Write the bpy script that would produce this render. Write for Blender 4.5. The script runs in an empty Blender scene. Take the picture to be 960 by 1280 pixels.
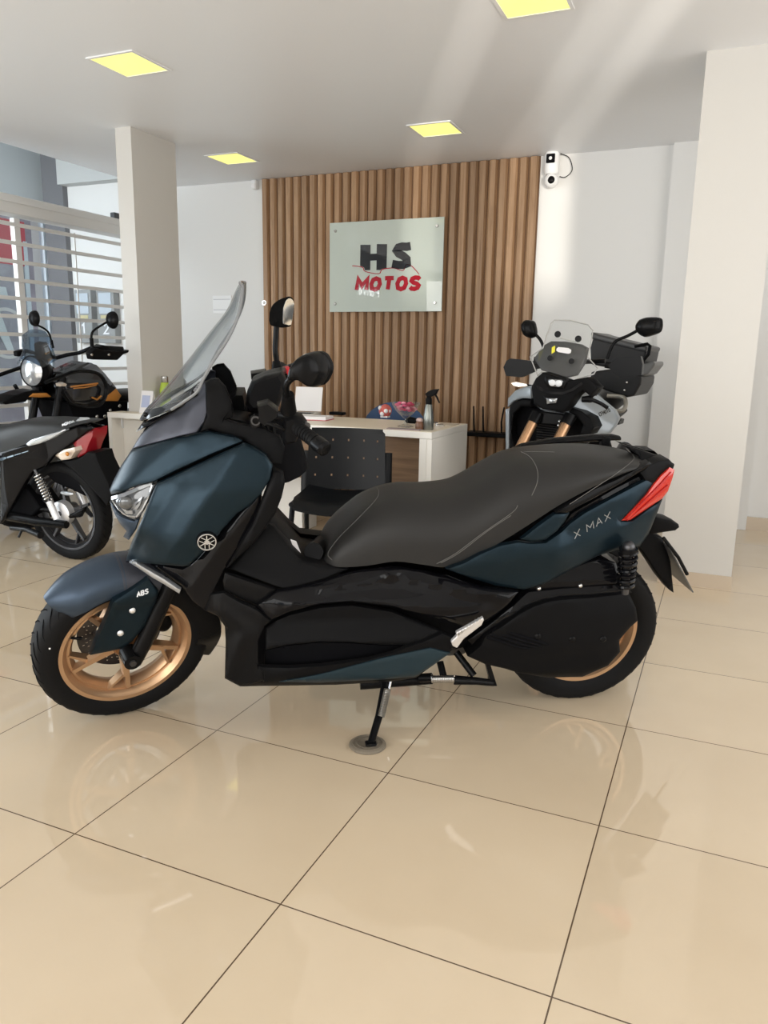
import bpy, bmesh, math, random
import numpy as np
from mathutils import Vector, Matrix
from mathutils.bvhtree import BVHTree
from mathutils.geometry import delaunay_2d_cdt

random.seed(7)
scene = bpy.context.scene
COL = scene.collection
R = math.radians
PI = math.pi

# ------------------------------------------------------------------ camera
T = 0.592                                   # floor tile size (m)
CAM = Vector((0.7797, -1.2634, 1.1829))
YAW, PITCH, ROLL = -0.40994, 0.20421, 0.01685
FPX = 960.95
_cy, _sy, _cp, _sp = math.cos(YAW), math.sin(YAW), math.cos(PITCH), math.sin(PITCH)
FW = Vector((_sy * _cp, _cy * _cp, -_sp))
_r = Vector((_cy, -_sy, 0)); _u = _r.cross(FW)
RT = _r * math.cos(ROLL) + _u * math.sin(ROLL)
UP = -_r * math.sin(ROLL) + _u * math.cos(ROLL)
cd = bpy.data.cameras.new('camera')
cam = bpy.data.objects.new('camera', cd); COL.objects.link(cam)
cd.sensor_fit = 'HORIZONTAL'; cd.sensor_width = 36.0; cd.lens = FPX / 960 * 36.0
cd.clip_start = 0.05; cd.clip_end = 200
m = Matrix((RT, UP, -FW)).transposed().to_4x4(); m.translation = CAM
cam.matrix_world = m
scene.camera = cam

# ------------------------------------------------------------------ view, world, light
vs = scene.view_settings
scene.display_settings.display_device = 'sRGB'
vs.view_transform = 'Standard'; vs.look = 'None'; vs.gamma = 1.0; vs.use_curve_mapping = False
vs.exposure = -0.08
w = bpy.data.worlds.new('world'); scene.world = w; w.use_nodes = True
bg = w.node_tree.nodes['Background']
bg.inputs[0].default_value = (0.82, 0.91, 1.0, 1); bg.inputs[1].default_value = 0.85

def area(name, loc, rot, sx, sy, power, col=(1, 1, 1), spread=180):
    d = bpy.data.lights.new(name, 'AREA'); d.shape = 'RECTANGLE'; d.size = sx; d.size_y = sy
    d.energy = power; d.color = col; d.spread = R(spread)
    o = bpy.data.objects.new(name, d); COL.objects.link(o); o.location = loc; o.rotation_euler = [R(a) for a in rot]
    return o
# daylight coming in through the shop front behind the camera, and through the glazing on the left
area('shopfront_daylight', (-2.2, -4.55, 1.45), (76, 0, -14), 5.0, 2.2, 195, (1.0, 0.975, 0.935))
area('shopfront_daylight_right', (1.7, -4.6, 1.4), (76, 0, 6), 2.4, 2.1, 66, (1.0, 0.975, 0.935))
area('side_daylight', (-5.6, 0.2, 1.35), (82, 0, -90), 2.3, 2.1, 145, (0.86, 0.94, 1.0))
area('entrance_fill', (-5.0, 2.2, 2.1), (80, 0, 0), 0.8, 1.0, 20, (0.80, 0.92, 1.0), 120)  # fill panel added inside the entrance to brighten its white wall
area('right_window_daylight', (3.2, 1.2, 1.5), (78, 0, 90), 3.6, 1.9, 60, (1.0, 0.97, 0.92))
def spot(name, loc, to, ang, power, col, rad=.02):
    d = bpy.data.lights.new(name, 'SPOT'); d.energy = power; d.spot_size = R(ang); d.spot_blend = .3; d.shadow_soft_size = rad; d.color = col
    o = bpy.data.objects.new(name, d); COL.objects.link(o); o.location = loc
    o.rotation_euler = (Vector(to) - Vector(loc)).to_track_quat('-Z', 'Y').to_euler()
# low sun thrown back in by a car parked outside, cut into streaks by a slotted plate added at the front right
spot('car_sun_glint', (3.74, -5.95, .7), (-.2, 4.0, 2.3), 16, 9000, (1.0, .93, .82))

# ------------------------------------------------------------------ materials
def mat(name, col, rough=0.5, metal=0.0, coat=0.0, emis=None, es=0.0, trans=0.0, ior=1.45, alpha=1.0, spec=0.5, noise=None, bump=None, sheen=0):
    M = bpy.data.materials.new(name); M.use_nodes = True
    nt = M.node_tree; b = nt.nodes['Principled BSDF']
    b.inputs['Base Color'].default_value = (*col, 1); b.inputs['Roughness'].default_value = rough
    b.inputs['Metallic'].default_value = metal; b.inputs['Coat Weight'].default_value = coat
    b.inputs['Coat Roughness'].default_value = 0.04
    b.inputs['IOR'].default_value = ior; b.inputs['Transmission Weight'].default_value = trans
    b.inputs['Specular IOR Level'].default_value = spec
    b.inputs['Alpha'].default_value = alpha
    if emis: b.inputs['Emission Color'].default_value = (*emis, 1); b.inputs['Emission Strength'].default_value = es
    if noise or bump:
        tc = nt.nodes.new('ShaderNodeTexCoord'); nz = nt.nodes.new('ShaderNodeTexNoise')
        nt.links.new(tc.outputs['Object'], nz.inputs['Vector'])
        nz.inputs['Scale'].default_value = (noise or bump)[0]; nz.inputs['Detail'].default_value = 4
        if noise:
            mx = nt.nodes.new('ShaderNodeMix'); mx.data_type = 'RGBA'
            a = noise[1]
            mx.inputs['A'].default_value = (*[c * (1 - a) for c in col], 1)
            mx.inputs['B'].default_value = (*[min(1, c * (1 + a)) for c in col], 1)
            nt.links.new(nz.outputs['Fac'], mx.inputs['Factor']); nt.links.new(mx.outputs['Result'], b.inputs['Base Color'])
        if bump:
            bp = nt.nodes.new('ShaderNodeBump'); bp.inputs['Strength'].default_value = bump[1]; bp.inputs['Distance'].default_value = 0.002
            if noise:
                nz = nt.nodes.new('ShaderNodeTexNoise'); nt.links.new(tc.outputs['Object'], nz.inputs['Vector']); nz.inputs['Scale'].default_value = bump[0]
            nt.links.new(nz.outputs['Fac'], bp.inputs['Height']); nt.links.new(bp.outputs['Normal'], b.inputs['Normal'])
    return M

def glass_mat(name, tint=(0.95, 0.97, 0.97), fac=0.9, rough=0.02):
    """thin clear sheet: mostly passes light, with a fresnel reflection"""
    M = bpy.data.materials.new(name); M.use_nodes = True; nt = M.node_tree
    nt.nodes.remove(nt.nodes['Principled BSDF']); out = nt.nodes['Material Output']
    tr = nt.nodes.new('ShaderNodeBsdfTransparent'); tr.inputs[0].default_value = (*tint, 1)
    gl = nt.nodes.new('ShaderNodeBsdfGlossy'); gl.inputs[1].default_value = rough
    lw = nt.nodes.new('ShaderNodeLayerWeight'); pw = nt.nodes.new('ShaderNodeMath'); pw.operation = 'POWER'; pw.inputs[1].default_value = 3.5
    fr = nt.nodes.new('ShaderNodeMapRange'); fr.inputs[3].default_value = 0.04; fr.inputs[4].default_value = fac
    nt.links.new(lw.outputs['Facing'], pw.inputs[0]); nt.links.new(pw.outputs[0], fr.inputs[0])
    mx = nt.nodes.new('ShaderNodeMixShader')
    nt.links.new(fr.outputs[0], mx.inputs[0]); nt.links.new(tr.outputs[0], mx.inputs[1]); nt.links.new(gl.outputs[0], mx.inputs[2])
    nt.links.new(mx.outputs[0], out.inputs[0])
    return M

def wood_mat(name, c1, c2, axis='Z', scale=1.0, rough=0.5, pitch=None):
    M = bpy.data.materials.new(name); M.use_nodes = True; nt = M.node_tree; b = nt.nodes['Principled BSDF']
    L = nt.links.new; N = nt.nodes.new
    tc = N('ShaderNodeTexCoord'); mp = N('ShaderNodeMapping')
    s = [30, 30, 30]; s['XYZ'.index(axis)] = 1.6
    mp.inputs['Scale'].default_value = [v * scale for v in s]
    L(tc.outputs['Object'], mp.inputs['Vector'])
    vec = mp.outputs['Vector']
    if pitch:                                # each slat its own board
        sx = N('ShaderNodeSeparateXYZ'); L(tc.outputs['Object'], sx.inputs[0])
        dv = N('ShaderNodeMath'); dv.operation = 'DIVIDE'; dv.inputs[1].default_value = pitch; L(sx.outputs['X'], dv.inputs[0])
        fl = N('ShaderNodeMath'); fl.operation = 'FLOOR'; L(dv.outputs[0], fl.inputs[0])
        wn = N('ShaderNodeTexWhiteNoise'); wn.noise_dimensions = '1D'; L(fl.outputs[0], wn.inputs['W'])
        ad = N('ShaderNodeVectorMath'); ad.operation = 'MULTIPLY_ADD'
        ad.inputs[1].default_value = (7, 7, 7); L(wn.outputs['Color'], ad.inputs[0]); L(vec, ad.inputs[2]); vec = ad.outputs[0]
    nz = N('ShaderNodeTexNoise'); nz.inputs['Scale'].default_value = 1.0; nz.inputs['Detail'].default_value = 6; nz.inputs['Roughness'].default_value = 0.62
    nz.inputs['Distortion'].default_value = 0.4
    L(vec, nz.inputs['Vector'])
    cr = N('ShaderNodeValToRGB'); cr.color_ramp.elements[0].position = 0.3; cr.color_ramp.elements[1].position = 0.72
    cr.color_ramp.elements[0].color = (*c1, 1); cr.color_ramp.elements[1].color = (*c2, 1)
    L(nz.outputs['Fac'], cr.inputs[0]); colout = cr.outputs[0]
    if pitch:
        hs = N('ShaderNodeHueSaturation'); mr = N('ShaderNodeMapRange'); mr.inputs[3].default_value = 0.82; mr.inputs[4].default_value = 1.15
        L(wn.outputs['Value'], mr.inputs[0]); L(mr.outputs[0], hs.inputs['Value']); L(colout, hs.inputs['Color']); colout = hs.outputs[0]
    L(colout, b.inputs['Base Color']); b.inputs['Roughness'].default_value = rough
    return M

def floor_mat():
    M = bpy.data.materials.new('porcelain_tile'); M.use_nodes = True; nt = M.node_tree; b = nt.nodes['Principled BSDF']
    L = nt.links.new; N = nt.nodes.new
    tc = N('ShaderNodeTexCoord'); sx = N('ShaderNodeSeparateXYZ'); L(tc.outputs['Object'], sx.inputs[0])
    def math_(op, a, bval=None, blink=None):
        n = N('ShaderNodeMath'); n.operation = op; L(a, n.inputs[0])
        if blink is not None: L(blink, n.inputs[1])
        elif bval is not None: n.inputs[1].default_value = bval
        return n.outputs[0]
    lines = []; cells = []
    for ax in ('X', 'Y'):
        d = math_('DIVIDE', sx.outputs[ax], T); d = math_('ADD', d, 100.5); cells.append(math_('FLOOR', math_('SUBTRACT', d, 0.5)))
        fr = math_('FRACT', d); fr = math_('ABSOLUTE', math_('SUBTRACT', fr, 0.5))
        lines.append(math_('LESS_THAN', fr, 0.0017 / T))
    g = math_('MAXIMUM', lines[0], blink=lines[1])
    cb = N('ShaderNodeCombineXYZ'); L(cells[0], cb.inputs[0]); L(cells[1], cb.inputs[1])
    wn = N('ShaderNodeTexWhiteNoise'); wn.noise_dimensions = '3D'; L(cb.outputs[0], wn.inputs['Vector'])
    nz = N('ShaderNodeTexNoise'); nz.inputs['Scale'].default_value = 2.2; nz.inputs['Detail'].default_value = 3; L(tc.outputs['Object'], nz.inputs['Vector'])
    cr = N('ShaderNodeValToRGB'); cr.color_ramp.elements[0].position = 0.3; cr.color_ramp.elements[1].position = 0.75
    cr.color_ramp.elements[0].color = (0.60, 0.485, 0.345, 1); cr.color_ramp.elements[1].color = (0.65, 0.535, 0.39, 1)
    L(nz.outputs['Fac'], cr.inputs[0])
    hs = N('ShaderNodeHueSaturation'); mr = N('ShaderNodeMapRange'); mr.inputs[3].default_value = 0.97; mr.inputs[4].default_value = 1.03
    L(wn.outputs['Value'], mr.inputs[0]); L(mr.outputs[0], hs.inputs['Value']); L(cr.outputs[0], hs.inputs['Color'])
    mx = N('ShaderNodeMix'); mx.data_type = 'RGBA'; mx.inputs['B'].default_value = (0.10, 0.065, 0.04, 1)
    L(g, mx.inputs['Factor']); L(hs.outputs[0], mx.inputs['A']); L(mx.outputs['Result'], b.inputs['Base Color'])
    b.inputs['Roughness'].default_value = 0.035; b.inputs['Specular IOR Level'].default_value = 0.75
    return M

M_floor = floor_mat()
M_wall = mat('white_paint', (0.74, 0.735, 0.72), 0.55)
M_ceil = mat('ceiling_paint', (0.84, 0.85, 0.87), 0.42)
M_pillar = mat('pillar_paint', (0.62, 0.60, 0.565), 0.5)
M_skirt = mat('skirting_tile', (0.55, 0.45, 0.34), 0.2)
M_slat = wood_mat('slat_wood', (0.25, 0.14, 0.068), (0.46, 0.29, 0.165), 'Z', 1.0, 0.5, 0.0762)
M_slatback = mat('slat_backing', (0.13, 0.068, 0.033), 0.7)
M_deskwood = wood_mat('desk_wood', (0.15, 0.085, 0.045), (0.32, 0.20, 0.115), 'X', 0.8, 0.45)
M_desk = mat('desk_laminate', (0.90, 0.875, 0.82), 0.35)
M_desktop = mat('desk_top_laminate', (0.86, 0.77, 0.62), 0.3)
M_yellow = mat('downlight_panel', (0.9, 0.85, 0.3), 0.5, emis=(1.0, 0.93, 0.22), es=1.05)
M_white = mat('white_plastic', (0.8, 0.8, 0.8), 0.35)
M_paper = mat('paper', (0.82, 0.80, 0.80), 0.7)
M_blue = mat('matte_blue_paint', (0.010, 0.0215, 0.031), 0.32, 0.62, noise=(60, 0.12), spec=.36)
M_bluegrey = mat('matte_bluegrey_paint', (0.040, 0.058, 0.085), 0.36, 0.5, spec=.3)
M_grey = mat('matte_graphite', (0.06, 0.064, 0.08), 0.38, 0.5, spec=.3)
M_gloss = mat('gloss_black', (0.004, 0.004, 0.005), 0.03, coat=0.0, spec=.2)
M_plastic = mat('black_plastic', (0.006, 0.006, 0.0065), 0.40, bump=(900, 0.12), spec=.07)
M_satin = mat('satin_black', (0.006, 0.006, 0.0065), 0.27, spec=.12)
M_dark = mat('dark_recess', (0.004, 0.004, 0.005), 0.7, spec=.08)
M_seat = mat('seat_vinyl', (0.019, 0.0185, 0.018), 0.45, bump=(500, 0.18), spec=.28)
M_stitch = mat('stitching', (0.13, 0.125, 0.12), 0.7)
M_tyre = mat('tyre_rubber', (0.008, 0.008, 0.0085), 0.6, spec=.12)
M_bronze = mat('bronze_rim', (0.53, 0.335, 0.195), 0.34, 0.7)
M_bronzed = mat('bronze_well', (0.34, 0.16, 0.065), 0.4, 0.6)
M_steel = mat('steel', (0.55, 0.54, 0.52), 0.25, 0.95)
M_alu = mat('cast_aluminium', (0.75, 0.75, 0.76), 0.35, 0.7)
M_darksteel = mat('dark_steel', (0.08, 0.08, 0.085), 0.35, 0.8)
M_chrome = mat('chrome', (0.85, 0.85, 0.87), 0.08, 1.0)
M_lens = mat('clear_lens', (0.34, 0.355, 0.37), 0.08, 0.6, coat=0.6)
M_lensglass = glass_mat('lens_glass', (0.9, 0.92, 0.94))
M_red = mat('red_lens', (0.50, 0.022, 0.010), 0.12, 0.0, coat=0.5)
M_redswitch = mat('red_switch', (0.6, 0.02, 0.03), 0.4)
M_screen = glass_mat('windscreen_acrylic', (0.87, 0.89, 0.90), 0.65)
M_clear = glass_mat('clear_acrylic', (0.92, 0.93, 0.93))
M_mirror = mat('mirror_glass', (0.75, 0.75, 0.73), 0.06, 0.9)
M_goldfork = mat('gold_fork', (0.46, 0.27, 0.15), 0.28, 0.8)
M_cfgrey = mat('grey_bike_paint', (0.26, 0.29, 0.315), 0.28, 0.1, coat=0.3)
M_himblack = mat('black_tank_paint', (0.010, 0.010, 0.012), 0.2, coat=0.4)
M_orange = mat('orange_paint', (0.55, 0.22, 0.04), 0.35)
M_silver = mat('silver_grab', (0.65, 0.70, 0.75), 0.2, 0.6)
M_redlens2 = mat('red_tail_lens', (0.32, 0.012, 0.02), 0.1, coat=0.5)
M_amberlens = mat('clear_signal_lens', (0.70, 0.60, 0.50), 0.12, 0.3, coat=0.4)
M_grille = mat('grille_paint', (0.74, 0.73, 0.71), 0.5)
M_clad = mat('metal_cladding', (0.52, 0.56, 0.57), 0.45)
M_clad2 = mat('column_grey', (0.17, 0.17, 0.18), 0.6)
M_chair = mat('chair_plastic', (0.006, 0.0065, 0.0075), 0.36, spec=.18)
M_signglass = mat('sign_glass', (0.54, 0.60, 0.55), 0.012, spec=0.7)
M_signedge = mat('sign_edge', (0.60, 0.72, 0.66), 0.2)
M_letter = mat('black_letter', (0.018, 0.018, 0.02), 0.03, spec=.7)
M_redletter = mat('red_letter', (0.42, 0.010, 0.025), 0.03, spec=.7)
M_whiteletter = mat('white_letter', (0.8, 0.82, 0.85), 0.4)
M_puck = mat('stand_pad_grey', (0.17, 0.145, 0.11), 0.75, noise=(40, 0.3))
M_yellowtag = mat('yellow_sticker', (0.8, 0.72, 0.05), 0.5)

# ------------------------------------------------------------------ mesh building
class G:
    """collects shapes into one mesh"""
    def __init__(s): s.v = []; s.f = []
    def add(s, verts, faces):
        o = len(s.v); s.v += [tuple(v) for v in verts]; s.f += [[i + o for i in f] for f in faces]; return s
    def box(s, c, d, rot=None):
        c = Vector(c); h = [x / 2 for x in d]; vs_ = []
        for i in (-1, 1):
            for j in (-1, 1):
                for k in (-1, 1):
                    p = Vector((i * h[0], j * h[1], k * h[2]))
                    if rot is not None: p = rot @ p
                    vs_.append(c + p)
        return s.add(vs_, [(0, 1, 3, 2), (4, 6, 7, 5), (0, 4, 5, 1), (2, 3, 7, 6), (0, 2, 6, 4), (1, 5, 7, 3)])
    def rings(s, rings, cap=True, closed=False, loop=True):
        n = len(rings[0]); o = len(s.v); m_ = len(rings)
        for r in rings: s.v += [tuple(p) for p in r]
        for i in range(m_ if closed else m_ - 1):
            a = o + i * n; b = o + ((i + 1) % m_) * n
            for j in range(n if loop else n - 1):
                k = (j + 1) % n
                s.f.append([a + j, a + k, b + k, b + j])
        if cap and not closed and loop:
            s.f.append([o + j for j in range(n)][::-1]); s.f.append([o + (m_ - 1) * n + j for j in range(n)])
        return s
    def tube(s, pts, r, n=10, cap=True, flat=None):
        pts = [Vector(p) for p in pts]
        rr = r if isinstance(r, (list, tuple)) else [r] * len(pts)
        d0 = (pts[1] - pts[0]).normalized()
        a = Vector((0, 0, 1)) if abs(d0.z) < 0.9 else Vector((1, 0, 0))
        nrm = d0.cross(a).normalized(); out = []
        for i, p in enumerate(pts):
            d = (pts[min(i + 1, len(pts) - 1)] - pts[max(i - 1, 0)]).normalized()
            nrm = (nrm - d * nrm.dot(d)).normalized(); bn = d.cross(nrm)
            fl = flat or (1, 1)
            out.append([p + (nrm * math.cos(t) * fl[0] + bn * math.sin(t) * fl[1]) * rr[i] for t in [2 * PI * k / n for k in range(n)]])
        return s.rings(out, cap)
    def lathe(s, prof, n=48, M=None, closed=False, a0=0, a1=2 * PI):
        """prof: (radius, axial); axis is local Y of M"""
        full = abs(a1 - a0 - 2 * PI) < 1e-6
        k = n if full else n + 1; out = []
        for i in range(k):
            t = a0 + (a1 - a0) * i / n
            ring = [Vector((r * math.cos(t), y, r * math.sin(t))) for r, y in prof]
            out.append([(M @ p) if M is not None else p for p in ring])
        return s.rings(out, cap=False, closed=full, loop=closed)
    def prism(s, poly, vec, inset=None):
        n = len(poly); vec = Vector(vec); a = [Vector(p) for p in poly]; b = [p + vec for p in a]
        return s.add(a + b, [list(range(n))[::-1], list(range(n, 2 * n))] + [[i, (i + 1) % n, n + (i + 1) % n, n + i] for i in range(n)])
    def dome(s, poly, vec, steps=6, end=0.25, power=2.0, cap=True):
        a = [Vector(p) for p in poly]; c = sum(a, Vector()) / len(a); vec = Vector(vec); rs = []
        for i in range(steps + 1):
            t = i / steps; sc = end + (1 - end) * (1 - t ** power) ** (1 / power)
            rs.append([c + (p - c) * sc + vec * t for p in a])
        return s.rings(rs, cap)
    def ball(s, c, r, n=14, m_=8):
        c = Vector(c); rx = r if isinstance(r, (tuple, list)) else (r, r, r); rs = []
        for i in range(m_ + 1):
            ph = -PI / 2 + PI * (0.03 + 0.94 * i / m_)
            rs.append([c + Vector((rx[0] * math.cos(ph) * math.cos(t), rx[1] * math.cos(ph) * math.sin(t), rx[2] * math.sin(ph))) for t in [2 * PI * k / n for k in range(n)]])
        return s.rings(rs)
    def ribbon(s, pts, wd, nrm, th=0.002):
        """flat stroke with mitred joins, lifted th along nrm"""
        pts = [Vector(p) for p in pts]; nrm = Vector(nrm).normalized(); L_, R_ = [], []
        ring = len(pts) > 3 and (pts[0] - pts[-1]).length < 1e-6
        for i, p in enumerate(pts):
            d1 = (p - pts[i - 1]).normalized() if i else ((p - pts[-2]).normalized() if ring else (pts[1] - p).normalized())
            d2 = (pts[i + 1] - p).normalized() if i < len(pts) - 1 else ((pts[1] - p).normalized() if ring else d1)
            s1, s2 = nrm.cross(d1), nrm.cross(d2); bs = s1 + s2
            if bs.length < 1e-6: bs = s1
            bs.normalize(); k = min(2.0, 1 / max(0.3, bs.dot(s1)))
            L_.append(p + bs * wd / 2 * k); R_.append(p - bs * wd / 2 * k)
        up = nrm * th
        q = [[a, b, b + up, a + up] for a, b in zip(L_, R_)]
        return s.rings(q[:-1], closed=True) if ring else s.rings(q)
    def build(s, name, mt, parent=None, smooth=40, bevel=0, seg=2, recalc=True):
        me = bpy.data.meshes.new(name); me.from_pydata(s.v, [], s.f)
        if recalc:
            bm = bmesh.new(); bm.from_mesh(me); bmesh.ops.recalc_face_normals(bm, faces=bm.faces); bm.to_mesh(me); bm.free()
        me.materials.append(mt)
        if smooth:
            me.polygons.foreach_set('use_smooth', [True] * len(me.polygons)); me.set_sharp_from_angle(angle=R(smooth))
        o = bpy.data.objects.new(name, me); COL.objects.link(o)
        if parent: o.parent = parent
        if bevel:
            b = o.modifiers.new('bevel', 'BEVEL'); b.width = bevel; b.segments = seg; b.limit_method = 'ANGLE'; b.angle_limit = R(35); b.harden_normals = False
        return o

def thing(name, label, cat, loc=(0, 0, 0), group=None, M=None):
    o = bpy.data.objects.new(name, None); COL.objects.link(o); o.empty_display_size = 0.1
    if M is not None: o.matrix_world = M
    else: o.location = loc
    return tag(o, label, cat, group)
def tag(o, label, cat, group=None):
    o['label'] = label; o['category'] = cat
    if group: o['group'] = group
    return o
def struct(o):
    o['kind'] = 'structure'; return o

def smoothline(pts, n=6):
    """catmull-rom through points"""
    P = [Vector(p) for p in pts]; out = []
    for i in range(len(P) - 1):
        a, b, c, d = P[max(i - 1, 0)], P[i], P[i + 1], P[min(i + 2, len(P) - 1)]
        for k in range(n):
            t = k / n
            out.append(0.5 * ((2 * b) + (c - a) * t + (2 * a - 5 * b + 4 * c - d) * t * t + (3 * b - a - 3 * c + d) * t ** 3))
    return out + [P[-1]]
def interp(x, xs, ys): return float(np.interp(x, xs, ys))

class Frame:
    """a local frame in the room; see() gives the local point on a local plane that is sighted at a pixel of the photograph"""
    def __init__(s, o, ex, ey, ez):
        s.M = Matrix((ex, ey, ez)).transposed().to_4x4(); s.M.translation = Vector(o); s.I = s.M.inverted()
        s.C = s.I @ CAM
    def ray(s, px, py):
        d = FW * FPX + RT * (px - 480) + UP * (640 - py)
        return (s.I.to_3x3() @ d).normalized()
    def see(s, px, py, ax, val):
        d = s.ray(px, py); return s.C + d * ((val - s.C[ax]) / d[ax])
WORLD = Frame((0, 0, 0), Vector((1, 0, 0)), Vector((0, 1, 0)), Vector((0, 0, 1)))
def W3(px, py, ax, val): return WORLD.see(px, py, ax, val)

# stroke letters on a 0..0.7 x 0..1 grid
FONT = {
 'H': [[(0, 0), (0, 1)], [(.7, 0), (.7, 1)], [(0, .5), (.7, .5)]],
 'S': [[(.68, .82), (.55, .97), (.3, 1), (.08, .9), (.04, .72), (.2, .57), (.5, .46), (.66, .3), (.6, .1), (.38, 0), (.14, .03), (0, .18)]],
 'M': [[(0, 0), (0, 1), (.4, .35), (.8, 1), (.8, 0)]],
 'O': [[(.35, 0), (.1, .12), (0, .5), (.1, .88), (.35, 1), (.6, .88), (.7, .5), (.6, .12), (.35, 0)]],
 'T': [[(0, 1), (.7, 1)], [(.35, 0), (.35, 1)]],
 'X': [[(0, 0), (.7, 1)], [(0, 1), (.7, 0)]],
 'A': [[(0, 0), (.35, 1), (.7, 0)], [(.14, .35), (.56, .35)]],
 'B': [[(0, 0), (0, 1), (.5, 1), (.62, .78), (.5, .54), (0, .54)], [(.5, .54), (.68, .28), (.5, 0), (0, 0)]],
 'N': [[(0, 0), (0, 1), (.7, 0), (.7, 1)]],
 'D': [[(0, 0), (0, 1), (.4, 1), (.68, .75), (.68, .25), (.4, 0), (0, 0)]],
 'C': [[(.68, .82), (.5, 1), (.2, 1), (0, .75), (0, .25), (.2, 0), (.5, 0), (.68, .18)]],
 'F': [[(0, 0), (0, 1), (.65, 1)], [(0, .52), (.5, .52)]],
 'P': [[(0, 0), (0, 1), (.5, 1), (.66, .78), (.5, .5), (0, .5)]],
 'V': [[(0, 1), (.35, 0), (.7, 1)]],
 'E': [[(.65, 0), (0, 0), (0, 1), (.65, 1)], [(0, .52), (.5, .52)]],
 'L': [[(0, 1), (0, 0), (.6, 0)]],
 'a': [[(.5, .6), (.5, 0)], [(.5, .5), (.3, .6), (.08, .5), (.02, .3), (.1, .08), (.3, 0), (.5, .1)]],
 'n': [[(0, 0), (0, .6)], [(0, .45), (.25, .6), (.5, .5), (.5, 0)]],
 'v': [[(0, .6), (.27, 0), (.54, .6)]],
 'e': [[(.05, .32), (.52, .32), (.48, .52), (.28, .6), (.08, .5), (.02, .3), (.1, .06), (.3, 0), (.5, .08)]],
 'l': [[(0, 1), (0, 0)]],
 '1': [[(.1, .8), (.35, 1), (.35, 0)]],
 '2': [[(.04, .78), (.2, 1), (.5, 1), (.64, .76), (.5, .5), (0, 0), (.68, 0)]],
 'y': [[(0, .6), (.27, 0)], [(.54, .6), (.1, -.3)]],
}
def letters(g, text, org, right, up, wd, nrm, th=0.002, gap=0.3, shear=0.0, proj=None):
    """draws text; right/up are vectors of one letter height"""
    x = 0.0; org, right, up = Vector(org), Vector(right), Vector(up)
    for ch in text:
        if ch == ' ': x += .5; continue
        sts = FONT[ch]; w_ = max(p[0] for st in sts for p in st)
        for kk, st in enumerate(sts):
            pts = [org + right * (x + p[0] + shear * p[1]) + up * p[1] for p in st]
            if proj: pts = [proj(p) for p in pts]
            g.ribbon(pts, wd, nrm, th + .0005 * kk)
        x += w_ + gap
    return x

# ================================================================== the room
XL, XR, YF, YB, H = -5.45, 3.3, -4.7, 4.66, 2.597
XE = -4.08                                   # edge of the ceiling, over the roll-up grille
struct(G().box(((XL + XR) / 2, (YF + 6.6) / 2, -0.05), (XR - XL + 1.0, 6.6 - YF, 0.1)).build('floor', M_floor, smooth=0))
struct(G().box(((XE + XR) / 2 + .05, (YF + YB) / 2, H + 0.06), (XR - XE + 0.1, YB - YF, 0.12)).build('ceiling', M_ceil, smooth=0))
struct(G().box(((XL + XR) / 2, YB + 0.06, 1.9), (XR - XL + 0.4, 0.12, 3.8)).build('wall_back', M_wall, smooth=0))
g = G().box((XR + .06, (YF - .7) / 2, 1.35), (.12, -.7 - YF, 2.7)).box((XR + .06, (3.1 + YB) / 2, 1.35), (.12, YB - 3.1, 2.7)).box((XR + .06, 1.2, .2), (.12, 3.8, .4)).box((XR + .06, 1.2, 2.6), (.12, 3.8, .2))
struct(g.build('wall_right', M_wall, smooth=0))
g = G()
for y in (-.67, 1.2, 3.07): g.box((XR + .06, y, 1.45), (.06, .06, 2.1))
for z in (.43, 2.47): g.box((XR + .06, 1.2, z), (.06, 3.8, .06))
struct(g.build('window_2', M_white, smooth=0))
# shop front behind the camera: piers, lintel and sill round an open glazed bay
g = G()
g.box(((XL + XR) / 2, YF - .06, 2.62), (XR - XL + .6, .12, .5)).box((XL + .3, YF - .06, 1.2), (.6, .12, 2.4)).box((XR - .25, YF - .06, .4), (.9, .12, .8))
for a, b in ((2.87, 3.083), (3.101, 3.177), (3.193, 3.211), (3.231, 3.6)): g.box(((a + b) / 2, YF + .05, 1.6), (b - a, .02, 1.6))  # slotted plate added out of view to shape the spot's beam
for x in (-3.2, -1.0, 1.2): g.box((x, YF - .06, 1.2), (.07, .1, 2.4))
g.box(((XL + XR) / 2, YF - .06, .05), (XR - XL, .1, .1))
struct(g.build('wall_front', M_wall, smooth=0))
# pilaster on the back wall, behind the right pillar
struct(G().box((0.66, YB - .03, 1.3), (0.70, .06, 2.597)).build('wall_pilaster', M_wall, smooth=0))
# skirting on the back wall (right) and pillar
struct(G().box((2.1, YB - .012, .045), (2.2, .024, .09)).build('baseboard_back', M_skirt, smooth=0))
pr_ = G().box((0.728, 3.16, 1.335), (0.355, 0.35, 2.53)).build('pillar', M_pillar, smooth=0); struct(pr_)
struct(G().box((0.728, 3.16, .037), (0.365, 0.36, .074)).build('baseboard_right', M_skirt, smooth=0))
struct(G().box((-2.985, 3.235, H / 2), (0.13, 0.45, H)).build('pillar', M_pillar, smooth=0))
# ---- left: recess above and beyond the grille
g = G().box((XL - .05, .05, 3.06), (.1, 9.5, 1.28))
for y in (-3.2, -1.4, .4, 2.2, 3.95): g.box((XL + .004, y, 3.06), (.012, .012, 1.28))
struct(g.build('wall_left', M_clad, smooth=0))
struct(G().box((-4.75, .05, 3.75), (1.5, 9.5, .1)).build('ceiling_recess', M_ceil, smooth=0))
struct(G().box((-5.272, 4.63, 1.85), (.255, .06, 3.7)).build('column', M_clad2, smooth=0))
struct(G().box((-4.62, 4.60, 3.21), (1.05, .12, 1.06)).build('beam', mat('beam_shade', (.52, .53, .52), .6), smooth=0))  # white beam; its shading is put into this grey base colour
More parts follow.
